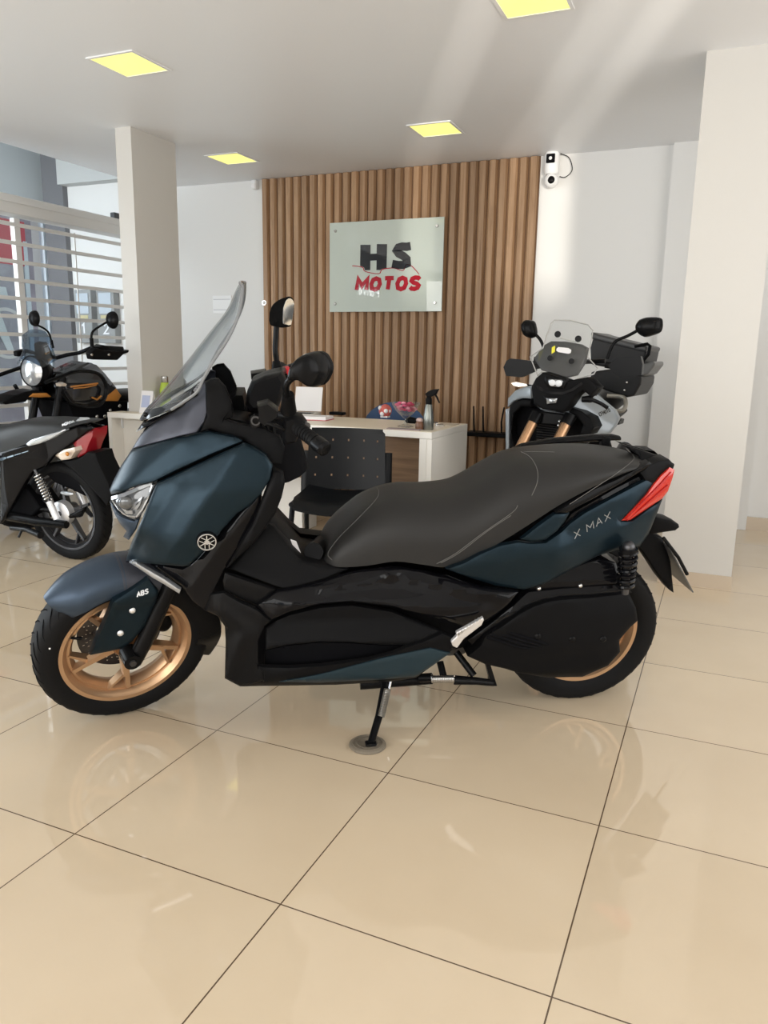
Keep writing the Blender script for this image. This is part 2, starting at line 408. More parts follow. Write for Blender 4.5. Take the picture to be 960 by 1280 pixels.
# entrance glazing beyond: frame, pane, street wall behind it
g = G()
for y in (-4.6, -3.7, -1.1, 1.5, 2.9, 4.62): g.box((XL, y, 1.21), (.06, .05, 2.42))
for z in (.03, 2.40): g.box((XL, .02, z), (.06, 9.2, .06))
wf = struct(g.build('window_1', mat('alu_frame', (0.7, 0.78, 0.85), .3, .3), smooth=0))
struct(G().box((XL, .02, 1.21), (.008, 9.2, 2.34)).build('window_pane', M_clear, wf, smooth=0))
M_street = mat('street_render', (0.40, 0.36, 0.40), 0.8, noise=(3.0, 0.55))
struct(G().box((-7.4, 3.6, 1.5), (.2, 7.0, 4.0)).build('street_wall', M_street, smooth=0))
struct(G().box((-6.4, 2.6, -.03), (1.9, 8, .06)).build('street_pavement', mat('asphalt', (.22, .24, .27), .8, noise=(5, .5)), smooth=0))

# ---- slatted timber feature wall
SX0, SX1, PITCH_ = -2.965, -0.600, 0.0762
g = G(); n = int(round((SX1 - SX0) / PITCH_))
g2 = G().box(((SX0 + SX1) / 2, YB - .005, H / 2), (SX1 - SX0, .01, H - .002))
for i in range(n):
    x = (math.floor(SX0 / PITCH_) + 1 + i) * PITCH_ - PITCH_ / 2 + .003
    a = PITCH_ * .5 - .004
    g.prism([(x - a, YB - .010, .002), (x - a + .016, YB - .034, .002), (x + a - .012, YB - .034, .002), (x + a, YB - .010, .002)], (0, 0, H - .006))
sl = struct(g.build('wall_back_slats', M_slat, smooth=0))
struct(g2.build('slat_backing', M_slatback, sl, smooth=0))

# ---- ceiling downlights
LIT = [((-2.145, 2.13), 'square yellow ceiling downlight above the left pillar, nearest of the left pair'),
       ((-0.09, 2.15), 'square yellow ceiling downlight cut off by the top edge of the photo'),
       ((-1.08, 3.75), 'square yellow ceiling downlight above the shop sign'),
       ((-2.78, 3.95), 'small far yellow ceiling downlight between left pillar and slatted wall')]
for i, ((x, y), lab) in enumerate(LIT):
    t = thing('ceiling_downlight', lab, 'ceiling light', (x, y, H), 'square ceiling downlights')
    h = .132; g = G()
    for s in (-1, 1):
        g.box((s * (h + .008), 0, -.003), (.016, 2 * h + .032, .006)); g.box((0, s * (h + .008), -.003), (2 * h, .016, .006))
    g.build('frame', M_white, t, smooth=0)
    G().box((0, 0, -.0015), (2 * h, 2 * h, .003)).build('diffuser', M_yellow, t, smooth=0)

# ---- glass shop sign on stand-offs
t = thing('shop_sign', 'frosted glass sign with black and red lettering on the slatted wall', 'sign', (-1.795, YB - .034, 1.857))
SW, SH = 0.985, 0.70
G().box((0, -.034, 0), (SW, .008, SH)).build('glass_panel', M_signglass, t, smooth=0, bevel=.002)
for sx in (-1, 1):
    for sz in (-1, 1):
        G().lathe([(0, -.052), (.010, -.052), (.012, -.047), (.012, 0.0), (0, 0.0)], 20, Matrix.Translation((sx * (SW / 2 - .055), 0, sz * (SH / 2 - .065)))).build('standoff', M_steel, t)
def sg(px, py):                              # point on the glass face
    p = W3(px, py, 1, YB - .034 - .0385); return Vector((p.x + 1.795, -.0385, p.z - 1.857))
nrm = (0, -1, 0)
g = G()
def poly(g, pts, th=.003): g.prism([sg(*p) for p in pts], (0, -th, 0))
c = lambda x, y: (400 + x * 170 / 960, 260 + y * 170 / 960)       # sign close-up to photo
poly(g, [c(286, 260), c(357, 260), c(355, 438), c(318, 440), c(312, 420), c(284, 408)])
poly(g, [c(402, 255), c(474, 255), c(470, 424), c(440, 430), c(425, 438), c(399, 438)])
poly(g, [c(357, 324), c(401, 322), c(400, 370), c(356, 372)])
g.ribbon([sg(*c(*p)) for p in [(640, 268), (615, 274), (580, 272), (552, 280), (540, 300), (556, 322), (590, 340), (614, 362), (616, 392), (590, 402), (550, 402), (510, 394)]], .062, nrm, .003)
g.build('black_lettering', M_letter, t, smooth=0)
g = G()
o_ = sg(*c(250, 588)); e_ = sg(*c(722, 588)); u_ = sg(*c(262, 500)) - sg(*c(250, 588))
hgt = 0.098; right = Vector((hgt * .95, 0, 0))
letters(g, 'MOTOS', o_ + Vector((.012, 0, .010)), right * 1.15, Vector((0, 0, hgt * .88)), .034, nrm, .003, gap=.36, shear=.12)
g.ribbon([sg(*c(*p)) for p in smoothline([(228, 408, 0), (300, 418, 0), (320, 448, 0), (415, 464, 0), (440, 434, 0), (520, 424, 0), (585, 442, 0), (610, 402, 0), (650, 412, 0), (700, 468, 0)], 4) for p in [(p[0], p[1])]], .006, nrm, .003)
g.build('red_lettering', M_redletter, t, smooth=0)

# ---- security camera, alarm sensor, wall socket plate, router
t = thing('security_camera', 'white security camera with twin lenses on back wall right of slats', 'camera', (-.50, YB, 2.49))
G().box((-.02, -.02, .05), (.07, .04, .07)).build('bracket', M_dark, t, bevel=.006)
G().lathe([(0, .085), (.045, .085), (.052, .07), (.052, -.05), (.042, -.062), (0, -.062)], 24, Matrix.Translation((0, -.085, .02)) @ Matrix.Rotation(R(90), 4, 'X')).build('body', M_white, t)
G().box((0, -.137, .055), (.062, .012, .062)).build('upper_lens', M_dark, t, bevel=.006)
G().ball((0, -.145, .055), (.012, .006, .012)).build('led', M_white, t)
G().ball((.005, -.095, -.085), .052).build('dome_head', M_white, t)
G().ball((.012, -.137, -.088), (.026, .014, .026)).build('lower_lens', M_satin, t)
G().tube(smoothline([(.05, -.05, .1), (.11, -.04, .07), (.135, -.03, -.01), (.09, -.03, -.055), (.05, -.04, -.05)], 6), .0035, 6).build('cable', M_satin, t)
t = thing('alarm_sensor', 'small white motion sensor in ceiling corner left of slatted wall', 'sensor', (-3.02, YB, 2.555))
G().box((0, -.03, 0), (.05, .06, .075)).build('housing', M_white, t, bevel=.012)
G().box((0, -.061, -.01), (.032, .006, .03)).build('lens', M_paper, t, bevel=.002)
t = thing('socket_plate', 'white switch plate with two horizontal grooves on white wall behind windscreen', 'switch plate', (-3.40, YB, 1.58))
G().box((0, -.006, 0), (.20, .012, .155)).build('plate', M_white, t, bevel=.003)
for z in (-.045, .045): G().box((0, -.0125, z), (.18, .003, .006)).build('groove', mat('groove_grey', (.5, .5, .52), .5), t, smooth=0)
t = thing('wifi_router', 'black router with three upright antennas on slatted wall below sign', 'router', (-.86, YB - .034, .575))
G().box((-.02, -.075, 0), (.32, .15, .034)).build('body', M_plastic, t, bevel=.008)
for x in (-.12, -.045, .10): G().tube([(x, -.10, .015), (x - .006, -.10, .10), (x - .012 if x < .05 else x + .01, -.10, .215)], [.008, .007, .006], 8).build('antenna', M_plastic, t)
t = thing('wall_button', 'tiny round white button on left edge of slatted wall', 'button', (-2.945, YB - .034, 1.59))
G().lathe([(0, -.012), (.012, -.012), (.016, -.006), (.016, 0)], 16).build('knob', M_white, t)
G().lathe([(.017, -.003), (.022, -.003), (.022, 0), (.017, 0)], 16).build('ring', M_steel, t)

# ---- roll-up grille on the left
XG = -4.25
t = thing('rolling_grille', 'cream slatted roll-up security grille across left entrance', 'security grille', (XG, 0, 0))
G().box((0, 3.0, 2.215), (.16, 3.2, .135)).build('header_box', M_grille, t, bevel=.006)
G().box((.084, 3.0, 2.235), (.012, 3.2, .02)).build('header_rail', M_grille, t, smooth=0)
G().box((-.03, 3.47 - .22, 1.06), (.045, .055, 2.15)).build('guide_post', M_grille, t, bevel=.003)
for k in range(15):
    z = 2.085 - k * .135
    G().box((0, 3.0, z), (.014, 3.2, .028)).build('slat', M_grille, t, smooth=0)
for y in (3.82,): G().box((-.008, y, 1.06), (.006, .012, 2.1)).build('tie_rod', M_grille, t, smooth=0)
G().box((.03, 4.28, 2.31), (.05, .10, .05)).build('lock', M_darksteel, t, bevel=.006)

# ---- numbered meter boxes on the white wall beyond the grille
for k, (px, ch) in enumerate(((112, '1'), (140, '2'))):
    p = W3(px, 396, 1, YB)
    t = thing('meter_box', 'grey wall box marked with white number %s beyond the grille' % ch, 'meter box', (p.x, YB, p.z), 'numbered boxes beyond the grille')
    G().box((0, -.04, 0), (.205, .08, .50)).build('case', mat('case_grey', (.30, .31, .31), .5), t, bevel=.006)
    G().box((-.0, -.083, .12), (.15, .008, .19)).build('window', mat('case_window', (.5, .56, .62), .15), t, smooth=0)
    G().box((0, -.083, -.005), (.12, .006, .03)).build('strip', mat('case_strip', (.55, .5, .3), .5), t, smooth=0)
    g = G(); letters(g, ch, (-.03, -.081, -.16), (.09, 0, 0), (0, 0, .09), .018, (0, -1, 0), .003); g.build('number', M_whiteletter, t, smooth=0)

# ---- framed motorcycle poster outside the glazing
t = thing('street_poster', 'red and white street poster with motorcycle picture beyond the glazing', 'poster', (-6.35, 4.47, 0))
G().box((0, .0, 1.45), (.03, 1.45, 1.75)).build('board', mat('poster_grey', (.36, .37, .42), .5, noise=(6, .5)), t, smooth=0)
g = G().box((.02, 0, 2.27), (.012, 1.45, .46)); g.build('red_banner', mat('poster_red', (.62, .08, .10), .5), t, smooth=0)
g = G().box((.02, .715, 1.4), (.02, .05, 1.8)); g.build('border', mat('poster_white', (.72, .82, .86), .5), t, smooth=0)
for y, z, r_ in ((.40, 1.32, .27), (-.42, 1.32, .27)):
    G().lathe([(r_, 0), (r_, .012), (r_ - .035, .012), (r_ - .035, 0)], 40, Matrix.Translation((.022, y, z)) @ Matrix.Rotation(R(90), 4, 'Z'), closed=True).build('pictured_wheel', mat('wheel_white', (.7, .72, .70), .5), t)
G().prism([(.022, .40, 1.1), (.022, .10, 1.68), (.022, .20, 1.80), (.022, .42, 1.80), (.022, .44, 1.70), (.022, .28, 1.66), (.022, .46, 1.15)], (.008, 0, 0)).build('pictured_bodywork', mat('picture_white', (.70, .80, .82), .5), t, smooth=0)

# ---- reception desk
t = thing('reception_desk', 'white reception counter with wood front panel before slatted wall', 'desk', (0, 0, 0))
DZ = .75
G().prism([(-3.11, 2.86, DZ - .036), (-.692, 2.775, DZ - .036), (-.692, 3.43, DZ - .036), (-2.905, 3.43, DZ - .036), (-2.905, 3.0, DZ - .036), (-3.11, 3.0, DZ - .036)], (0, 0, .036)).build('worktop', M_desk, t, smooth=0, bevel=.002)
G().prism([(-3.10, 2.872, DZ), (-.70, 2.787, DZ), (-.70, 3.42, DZ), (-2.895, 3.42, DZ), (-2.895, 2.99, DZ), (-3.10, 2.99, DZ)], (0, 0, .0015)).build('top_surface', M_desktop, t, smooth=0)
G().box((-.708, 3.105, (DZ - .037) / 2), (.032, .65, DZ - .037)).build('end_panel', M_desk, t, smooth=0, bevel=.002)
G().box((-.745, 2.79, (DZ - .037) / 2), (.042, .024, DZ - .037)).build('front_stile', M_desk, t, smooth=0)
G().prism([(-2.9, 2.99, .40), (-.725, 2.90, .40), (-.725, 2.92, .40), (-2.9, 3.01, .40)], (0, 0, .31)).build('wood_front', M_deskwood, t, smooth=0)
G().box((-2.31, 3.22, .2), (1.18, .2, .40)).build('plinth_cabinet', M_desk, t, smooth=0, bevel=.002)
G().box((-3.095, 2.93, (DZ - .037) / 2), (.03, .13, DZ - .037)).build('end_panel', M_desk, t, smooth=0)
G().box((-2.99, 2.985, (DZ - .037) / 2), (.19, .018, DZ - .037)).build('back_panel', M_desk, t, smooth=0)
G().box((-3.02, 2.905, DZ - .075), (.012, .012, .07)).build('cable_clip', M_white, t, smooth=0)

# things on the desk
def on_desk(px, py): return W3(px, py, 2, DZ + .0015)
p = on_desk(507, 534)
t = thing('candy_bowl', 'footed glass bowl of pink sweets on the desk end', 'bowl', p)
G().lathe([(0, .003), (.045, .003), (.05, .006), (.012, .02), (.009, .05), (.03, .068), (.062, .10), (.085, .138), (.088, .148), (.083, .147), (.058, .104), (.026, .073), (0, .068)], 28, Matrix.Rotation(R(90), 4, 'X')).build('bowl', M_clear, t)
for k in range(46):
    a = random.random() * 2 * PI; q = random.random() ** .5 * .06
    G().ball((q * math.cos(a), q * math.sin(a), .095 + random.random() * .045 + .01 * (1 - q / .06)), (.014, .011, .009), 8, 5).build('sweet', [mat('sweet_pink', (.72, .10, .22), .4), mat('sweet_rose', (.75, .30, .38), .4), mat('sweet_red', (.5, .03, .10), .4)][k % 3] if k < 3 else bpy.data.materials[['sweet_pink', 'sweet_rose', 'sweet_red'][k % 3]], t)
p = on_desk(535, 537)
t = thing('spray_bottle', 'grey metal spray bottle with black trigger on the desk end', 'spray bottle', p)
G().lathe([(0, 0), (.030, 0), (.033, .006), (.031, .07), (.024, .12), (.018, .145), (.0, .145)], 24, Matrix.Rotation(R(90), 4, 'X')).build('bottle', mat('bottle_steel', (.22, .23, .21), .25, .7), t)
G().lathe([(0, .145), (.018, .145), (.018, .175), (.012, .19), (0, .19)], 20, Matrix.Rotation(R(90), 4, 'X')).build('collar', M_plastic, t)
G().prism([(-.02, -.012, .205), (-.012, -.012, .19), (.02, -.012, .19), (.045, -.012, .205), (.06, -.012, .235), (.02, -.012, .23), (-.005, -.012, .218)], (0, .024, 0)).build('spray_head', M_plastic, t, bevel=.003)
G().tube([(.036, 0, .205), (.050, 0, .185), (.066, 0, .155)], [.006, .006, .004], 8).build('trigger', M_plastic, t)
p = on_desk(524, 537)
t = thing('brown_jar', 'little brown jar with pale lid in front of spray bottle', 'jar', p)
G().lathe([(0, 0), (.022, 0), (.023, .004), (.023, .035), (.018, .045), (0, .045)], 18, Matrix.Rotation(R(90), 4, 'X')).build('jar', mat('jar_brown', (.16, .07, .035), .3), t)
G().ball((0, 0, .055), (.02, .02, .014)).build('lid', mat('jar_lid', (.55, .40, .36), .4), t)
p = on_desk(513, 531)
tag(G().tube([(p.x - .03, p.y, p.z + .022), (p.x - .01, p.y, p.z + .03), (p.x + .05, p.y + .01, p.z + .022)], [.014, .022, .016], 12).build('tape_dispenser', M_plastic), 'small black rounded holder beside the candy bowl', 'holder')
p = on_desk(500, 537)
tag(G().box((p.x + .02, p.y + .012, p.z + .003), (.20, .06, .006), Matrix.Rotation(R(6), 3, 'Z')).build('leaflet', mat('leaflet_grey', (.30, .24, .24), .6), smooth=0), 'dark printed leaflet flat under the candy bowl', 'leaflet')
p = on_desk(546, 533)
t = thing('key_bunch', 'bunch of keys on the desk right of the spray bottle', 'keys', p)
for k in range(3):
    a = k * 1.1
    G().box((.02 * math.cos(a), .02 * math.sin(a), .006 + .006 * k), (.055, .016, .004), Matrix.Rotation(a, 3, 'Z')).build('key', M_steel, t, smooth=0)
G().lathe([(.014, 0), (.017, 0), (.017, .003), (.014, .003)], 18, Matrix.Translation((-.01, .0, .022)) @ Matrix.Rotation(R(90), 4, 'X'), closed=True).build('ring', M_darksteel, t)
p = on_desk(560, 531)
tag(G().box((p.x, p.y, p.z + .003), (.10, .15, .006)).build('notepad', mat('pad_beige', (.55, .47, .38), .6), smooth=0), 'thin beige pad at right end of the desk', 'notepad')
p = on_desk(474, 523)
t = thing('flower_ball', 'small red and white flower ball behind the desk edge', 'ornament', (p.x, p.y + .1, p.z))
G().ball((0, 0, .045), .045, 14, 8).build('ball', mat('flower_red', (.55, .12, .10), .6, noise=(60, .8)), t)
G().box((0, 0, .005), (.05, .05, .01)).build('base', M_paper, t)
for k in range(7):
    a = k * .9; G().ball((.03 * math.cos(a), .03 * math.sin(a) - .01, .045 + .022 * math.sin(2.1 * k)), .016, 8, 5).build('petal', M_paper, t)
# blue office chair behind the desk
p = W3(497, 522, 1, 3.85)
t = thing('office_chair', 'blue office chair behind desk, back just showing over the top', 'chair', (p.x - .02, 3.85, 0))
G().dome([(.26 * math.cos(a), 0, .62 + .22 * math.sin(a)) for a in [2 * PI * k / 24 for k in range(24)]], (0, .08, 0)).build('backrest', mat('chair_blue', (.03, .07, .16), .6), t)
G().box((0, -.22, .46), (.46, .44, .08)).build('seat', bpy.data.materials['chair_blue'], t, bevel=.03)
G().tube([(0, -.2, .42), (0, -.2, .06)], .03).build('column', M_plastic, t)
for k in range(5):
    a = 2 * PI * k / 5; G().tube([(0, -.2, .09), (.28 * math.cos(a), -.2 + .28 * math.sin(a), .04)], [.025, .018]).build('foot', M_plastic, t)
# laptop, book, calculator on the left half of the desk
p = on_desk(380, 520); LB = WORLD.see(379, 508, 1, 3.2)
t = thing('laptop', 'open silver laptop on the desk with its lid facing the slats', 'laptop', (p.x, p.y, p.z))
rot = Matrix.Rotation(R(8), 3, 'Z')
G().box((-.05, .05, .009), (.22, .19, .016), rot).build('base', mat('laptop_grey', (.55, .53, .48), .4), t, bevel=.003)
G().box((-.05, .155, .105), (.20, .008, .17), rot @ Matrix.Rotation(R(-12), 3, 'X')).build('lid', M_paper, t, bevel=.002)
G().box((-.04, .02, .018), (.17, .08, .003), rot).build('keyboard', M_dark, t, smooth=0)
p = on_desk(396, 523)
t = thing('book', 'closed book with white pages and red cover on the desk', 'book', p)
G().box((.03, -.09, .003), (.22, .15, .004), rot).build('cover', mat('cover_red', (.5, .05, .07), .5), t, smooth=0)
G().box((.03, -.09, .015), (.21, .145, .020), rot).build('pages', M_paper, t, smooth=0)
p = on_desk(390, 518)
tag(G().box((p.x + .17, p.y + .06, p.z + .012), (.11, .06, .022)).build('mouse', M_plastic, bevel=.009), 'black computer mouse lying before the laptop', 'mouse')
p = WORLD.see(207, 505, 1, 3.16)
t = thing('drink_bottle', 'lime green bottle with steel cap by the left pillar', 'bottle', (p.x, 3.16, DZ + .0015))
G().lathe([(0, 0), (.036, 0), (.038, .006), (.038, .15), (.030, .185), (.026, .20), (0, .20)], 22, Matrix.Rotation(R(90), 4, 'X')).build('bottle', mat('bottle_lime', (.38, .50, .06), .25), t)
G().lathe([(0, .20), (.024, .20), (.026, .203), (.026, .24), (.02, .246), (0, .246)], 22, Matrix.Rotation(R(90), 4, 'X')).build('cap', M_steel, t)
p = W3(181, 512, 1, 2.905); p.z = DZ + .0015
t = thing('leaflet_stand', 'white tent card standing on the desk before left pillar', 'tent card', (p.x, p.y, p.z))
G().prism([(-.05, 0, 0), (.05, 0, 0), (.05, .035, .15), (-.05, .035, .15)], (0, .004, .001)).build('front_face', M_paper, t, smooth=0)
G().prism([(-.05, .07, 0), (.05, .07, 0), (.05, .037, .15), (-.05, .037, .15)], (0, -.004, .001)).build('back_face', M_paper, t, smooth=0)
G().prism([(-.035, .0065, .04), (.03, .0065, .04), (.03, .025, .12), (-.035, .025, .12)], (0, -.002, .0005)).build('print', mat('print_blue', (.45, .5, .68), .6), t, smooth=0)

# ---- black perforated visitor chair, facing the camera
t = thing('visitor_chair', 'black plastic chair with perforated backrest in front of the desk', 'chair', (-.965, 2.17, 0))
t.rotation_euler = (0, 0, R(17))
def curved(u, v, w_, z0, z1, y0, y1, bow): return Vector((w_ * u, y0 + (y1 - y0) * v + bow * (1 - u * u), z0 + (z1 - z0) * v))
g = G(); NU, NV = 44, 28
top = [[None] * (NU + 1) for _ in range(NV + 1)]
vs1, vs2, fs = [], [], []
holes = set()
for v in (6, 14, 22):
    for i in (4, 13, 22, 31, 39): holes.add((i, v))
for j in range(NV + 1):
    for i in range(NU + 1):
        u = -1 + 2 * i / NU; v = j / NV
        w_ = .215 - .012 * v - (.012 if v > .93 else 0)
        q = curved(u, v, w_, .46, .785, .20, .25, .03); vs1.append(q); vs2.append(q + Vector((0, .008, 0)))
for j in range(NV):
    for i in range(NU):
        if (i, j) in holes: continue
        a = j * (NU + 1) + i; fs.append((a, a + 1, a + NU + 2, a + NU + 1))
o = len(vs1)
g.add(vs1 + vs2, fs + [tuple(k + o for k in f)[::-1] for f in fs])
g.build('backrest', M_chair, t)
rs = []
for s_ in range(9):
    v = s_ / 8; y = .21 - .40 * v; z = .465 + .02 * (2 * v - 1) ** 2 - (.05 if v > .99 else (.015 if v > .85 else 0)); ww = .215 - .02 * (2 * v - 1) ** 2
    rs.append([(ww * u, y, z - .025 * (1 - u * u) + k) for k, us in ((0, np.linspace(-1, 1, 13)), (-.012, np.linspace(1, -1, 13))) for u in us])
G().rings(rs).build('seat', M_chair, t)
for s_ in (-1, 1):
    G().tube([(s_ * .222, .215, .40), (s_ * .222, .225, .52), (s_ * .219, .258, .66)], .016, 8, flat=(1, 1.5)).build('back_upright', M_chair, t)
    G().tube([(s_ * .205, -.14, .45), (s_ * .225, -.25, 0)], [.014, .012], 8).build('leg', M_chair, t)
    G().tube([(s_ * .205, .17, .45), (s_ * .225, .27, 0)], [.014, .012], 8).build('leg', M_chair, t)
    G().tube([(s_ * .208, -.17, .445), (s_ * .208, .19, .445)], .012, 8).build('seat_rail', M_chair, t)

# ---- building across the street with a lit shop sign, seen only as a reflection in the glass sign
struct(G().box((-9.1, -4.5, 2.5), (1.2, 9.0, 5.0)).build('street_building', M_street, smooth=0))
def mirrored(px, py, x):
    p = W3(px, py, 1, YB - .0725); d = (p - CAM); d.y = -d.y; return p + d * ((x - p.x) / d.x)
q0, q1, q2 = mirrored(472.6, 371.5, -8.44), mirrored(448.2, 371.5, -8.44), mirrored(472.6, 360.8, -8.44)
t = thing('street_shop_sign', 'lit white sign lettering across the street, reflected in the glass shop sign', 'sign', q0)
hh = (q2 - q0).z; ln = (q1 - q0).y
G().box((-.03, ln / 2, hh * .35), (.06, ln * 1.25, hh * 2.0)).build('board', mat('board_blue', (.25, .28, .40), .5), t, smooth=0)
g = G(); M_lit = mat('lit_letter', (.9, .9, .9), .5, emis=(1, 1, 1), es=14)
letters(g, 'PanVe', (.004, 0, 0), (0, ln / 3.75, 0), (0, 0, hh), hh * .17, (1, 0, 0), .01, gap=.22)
g.build('lettering', M_lit, t, smooth=0)

# ================================================================== the maxi scooter
LEAN = R(8.0)
FO, RO = Vector((-.9412, .5725, 0)), Vector((.3731, 1.3772, 0))
_ex = (RO - FO).normalized(); _ey0 = Vector((0, 0, 1)).cross(_ex)
_ey = _ey0 * math.cos(LEAN) + Vector((0, 0, 1)) * math.sin(LEAN); _ez = -_ey0 * math.sin(LEAN) + Vector((0, 0, 1)) * math.cos(LEAN)
SF = Frame(FO, _ex, _ey, _ez)                # x to the tail, -y the near (left) side, z up
STEER = R(25)
_A = Vector((-.095, 0, 0)); _D = Vector((math.sin(R(26.5)), 0, math.cos(R(26.5))))
ST = Matrix.Translation(_A) @ Matrix.Rotation(STEER, 4, _D) @ Matrix.Translation(-_A)
SMf = SF.M @ ST
SS = Frame(SMf.translation, SMf.to_3x3().col[0], SMf.to_3x3().col[1], SMf.to_3x3().col[2])      # the steered fork, wheel and fender
scoot = thing('maxi_scooter', 'matte dark teal maxi scooter with bronze rims leaning on its side stand', 'scooter', M=SF.M)
BVH = []

def half_width(x, z):
    xn = interp(z, [.45, .50, .60, .66, .72, .80, .86, .98, 1.1, 1.3], [.06, .05, .04, .03, .0, .012, .045, .11, .19, .36])
    wm = interp(z, [.2, .35, .55, .7, .85, .95, 1.05, 1.2], [.215, .235, .225, .235, .225, .195, .165, .14])
    t = min(1, max(0, (x - xn) / .46)); front = wm * (1 - (1 - t) ** 2.3) ** (1 / 2.3)
    rear_x = interp(x, [.9, 1.1, 1.35, 1.6, 1.75, 1.85], [.215, .205, .195, .150, .10, .06])
    rear_z = interp(z, [.35, .48, .56, .66, .78, .9, 1.0], [.92, .93, .96, 1.0, .95, .78, .6])
    rear = rear_x * rear_z
    k = min(1, max(0, (x - .80) / .3)); k = k * k * (3 - 2 * k)
    return front * (1 - k) + rear * k

def panel(name, outline, mt, lat=None, off=0.0, th=.014, step=6.0, creases=(), mirror=True, parent=None, frame=SF, edge=.006, er=4.0, smooth=38, tf=None, keep=True):
    """a shell panel: outline sighted in the photo, laid on the body's half-width surface, given thickness and rounded edges; a mirrored twin on the far side"""
    parent = parent or scoot
    O = [Vector(p) for p in outline]
    per = []
    for i, a in enumerate(O):
        b = O[(i + 1) % len(O)]; k = max(1, int((b - a).length / step))
        per += [a + (b - a) * (j / k) for j in range(k)]
    n = len(per)
    area2 = sum(per[i].x * per[(i + 1) % n].y - per[(i + 1) % n].x * per[i].y for i in range(n))
    def inside(p):
        c_ = False
        for i in range(n):
            a, b = per[i], per[(i + 1) % n]
            if (a.y > p.y) != (b.y > p.y) and p.x < (b.x - a.x) * (p.y - a.y) / (b.y - a.y) + a.x: c_ = not c_
        return c_
    def bd(p):
        best = 1e9
        for i, a in enumerate(O):
            b = O[(i + 1) % len(O)]; ab = b - a; t = max(0, min(1, (p - a).dot(ab) / max(1e-9, ab.length_squared)))
            best = min(best, (p - a - ab * t).length)
        return best
    pts = list(per)
    for d_ in (1.3, er):
        for i in range(n):
            a, b = per[i - 1], per[(i + 1) % n]; tn = (b - a).normalized(); nn = Vector((-tn.y, tn.x)) * (1 if area2 > 0 else -1)
            p = per[i] + nn * d_
            if inside(p) and bd(p) > d_ * .8: pts.append(p)
    x0, x1 = min(p.x for p in per), max(p.x for p in per); y0, y1 = min(p.y for p in per), max(p.y for p in per)
    yy = y0 + step / 2
    while yy < y1:
        xx = x0 + step / 2
        while xx < x1:
            p = Vector((xx, yy))
            if inside(p) and bd(p) > er + 1.5: pts.append(p)
            xx += step
        yy += step
    res = delaunay_2d_cdt(pts, [(i, (i + 1) % n) for i in range(n)], [], 1, 1e-4)
    V2, F2 = res[0], res[2]
    W_ = (lambda x, z: lat) if isinstance(lat, (int, float)) else (lat or half_width)
    P3 = []
    for p in V2:
        d = bd(p); e = edge * (1 - math.sqrt(max(0, 1 - (1 - min(d / er, 1)) ** 2)))
        cz = 0
        for (a, b, amp, wd) in creases:
            a, b = Vector(a), Vector(b); ab = b - a; t = max(0, min(1, (p - a).dot(ab) / ab.length_squared)); dd = (p - a - ab * t).length
            cz += amp * max(0, 1 - dd / wd)
        q = frame.see(p.x, p.y, 1, -.15)
        for _ in range(6):
            q = frame.see(p.x, p.y, 1, -(W_(q.x, q.z) + off + cz - e))
        P3.append(q)
    # boundary loop of the triangulation
    cnt = {}
    for f in F2:
        for i in range(3):
            k = (f[i], f[(i + 1) % 3]); cnt[k] = cnt.get(k, 0) + 1
    bnd = [k for k in cnt if (k[1], k[0]) not in cnt]
    vs_ = [tuple(p) for p in P3]; fs = [list(f) for f in F2]; o = len(vs_); mp = {}
    for a, b in bnd:
        for i in (a, b):
            if i not in mp:
                q = P3[i]; mp[i] = len(vs_); vs_.append((q.x, min(q.y + th, -.0005) if q.y < 0 and frame is SF else q.y + th, q.z))
    for a, b in bnd: fs.append([b, a, mp[a], mp[b]])
    if frame is SS: vs_ = [tuple(ST @ Vector(v)) for v in vs_]
    ob = G().add(vs_, fs).build(name, mt, parent, smooth=smooth)
    if keep is not None: (BVH if keep is True else keep).append(BVHTree.FromPolygons([Vector(v) for v in vs_], fs))
    ob2 = None
    if mirror:
        if frame is not SS: mv = [(v[0], -v[1], v[2]) for v in vs_]
        else:
            SI = ST.inverted(); mv = []
            for v in vs_:
                q = SI @ Vector(v); mv.append(tuple(ST @ Vector((q.x, -q.y, q.z))))
        ob2 = G().add(mv, [f[::-1] for f in fs]).build(name, mt, parent, smooth=smooth)
    return ob, ob2

def hit(px, py, lift=.0015, BV=None, fr=None):
    """nearest scooter surface sighted at a pixel"""
    fr = fr or SF; d = fr.ray(px, py); best = None
    for b in (BVH if BV is None else BV):
        loc, nr, _, dist = b.ray_cast(fr.C, d, 10)
        if loc is not None and (best is None or dist < best[2]): best = (loc, nr, dist)
    if best is None: return fr.see(px, py, 1, -.2), Vector((0, -1, 0))
    nr = best[1] if best[1].dot(d) < 0 else -best[1]
    return best[0] + nr * lift, nr
def S(px, py, lat): return SF.see(px, py, 1, lat)
def c1(x, y): return (120 + x / 4, 500 + y / 4)
def c4(x, y): return (220 + x / 4, 630 + y / 4)
def c6(x, y): return (400 + x * .27083, 690 + y * .27083)
def c7(x, y): return (580 + x * .26042, 660 + y * .26042)
def c8(x, y): return (620 + x * .27083, 530 + y * .27083)
def c3(x, y): return (30 + x * .27083, 680 + y * .27083)
def c2(x, y): return (160 + x / 4, 340 + y / 4)
def c5(x, y): return (240 + x / 4.8, 340 + y / 4.8)

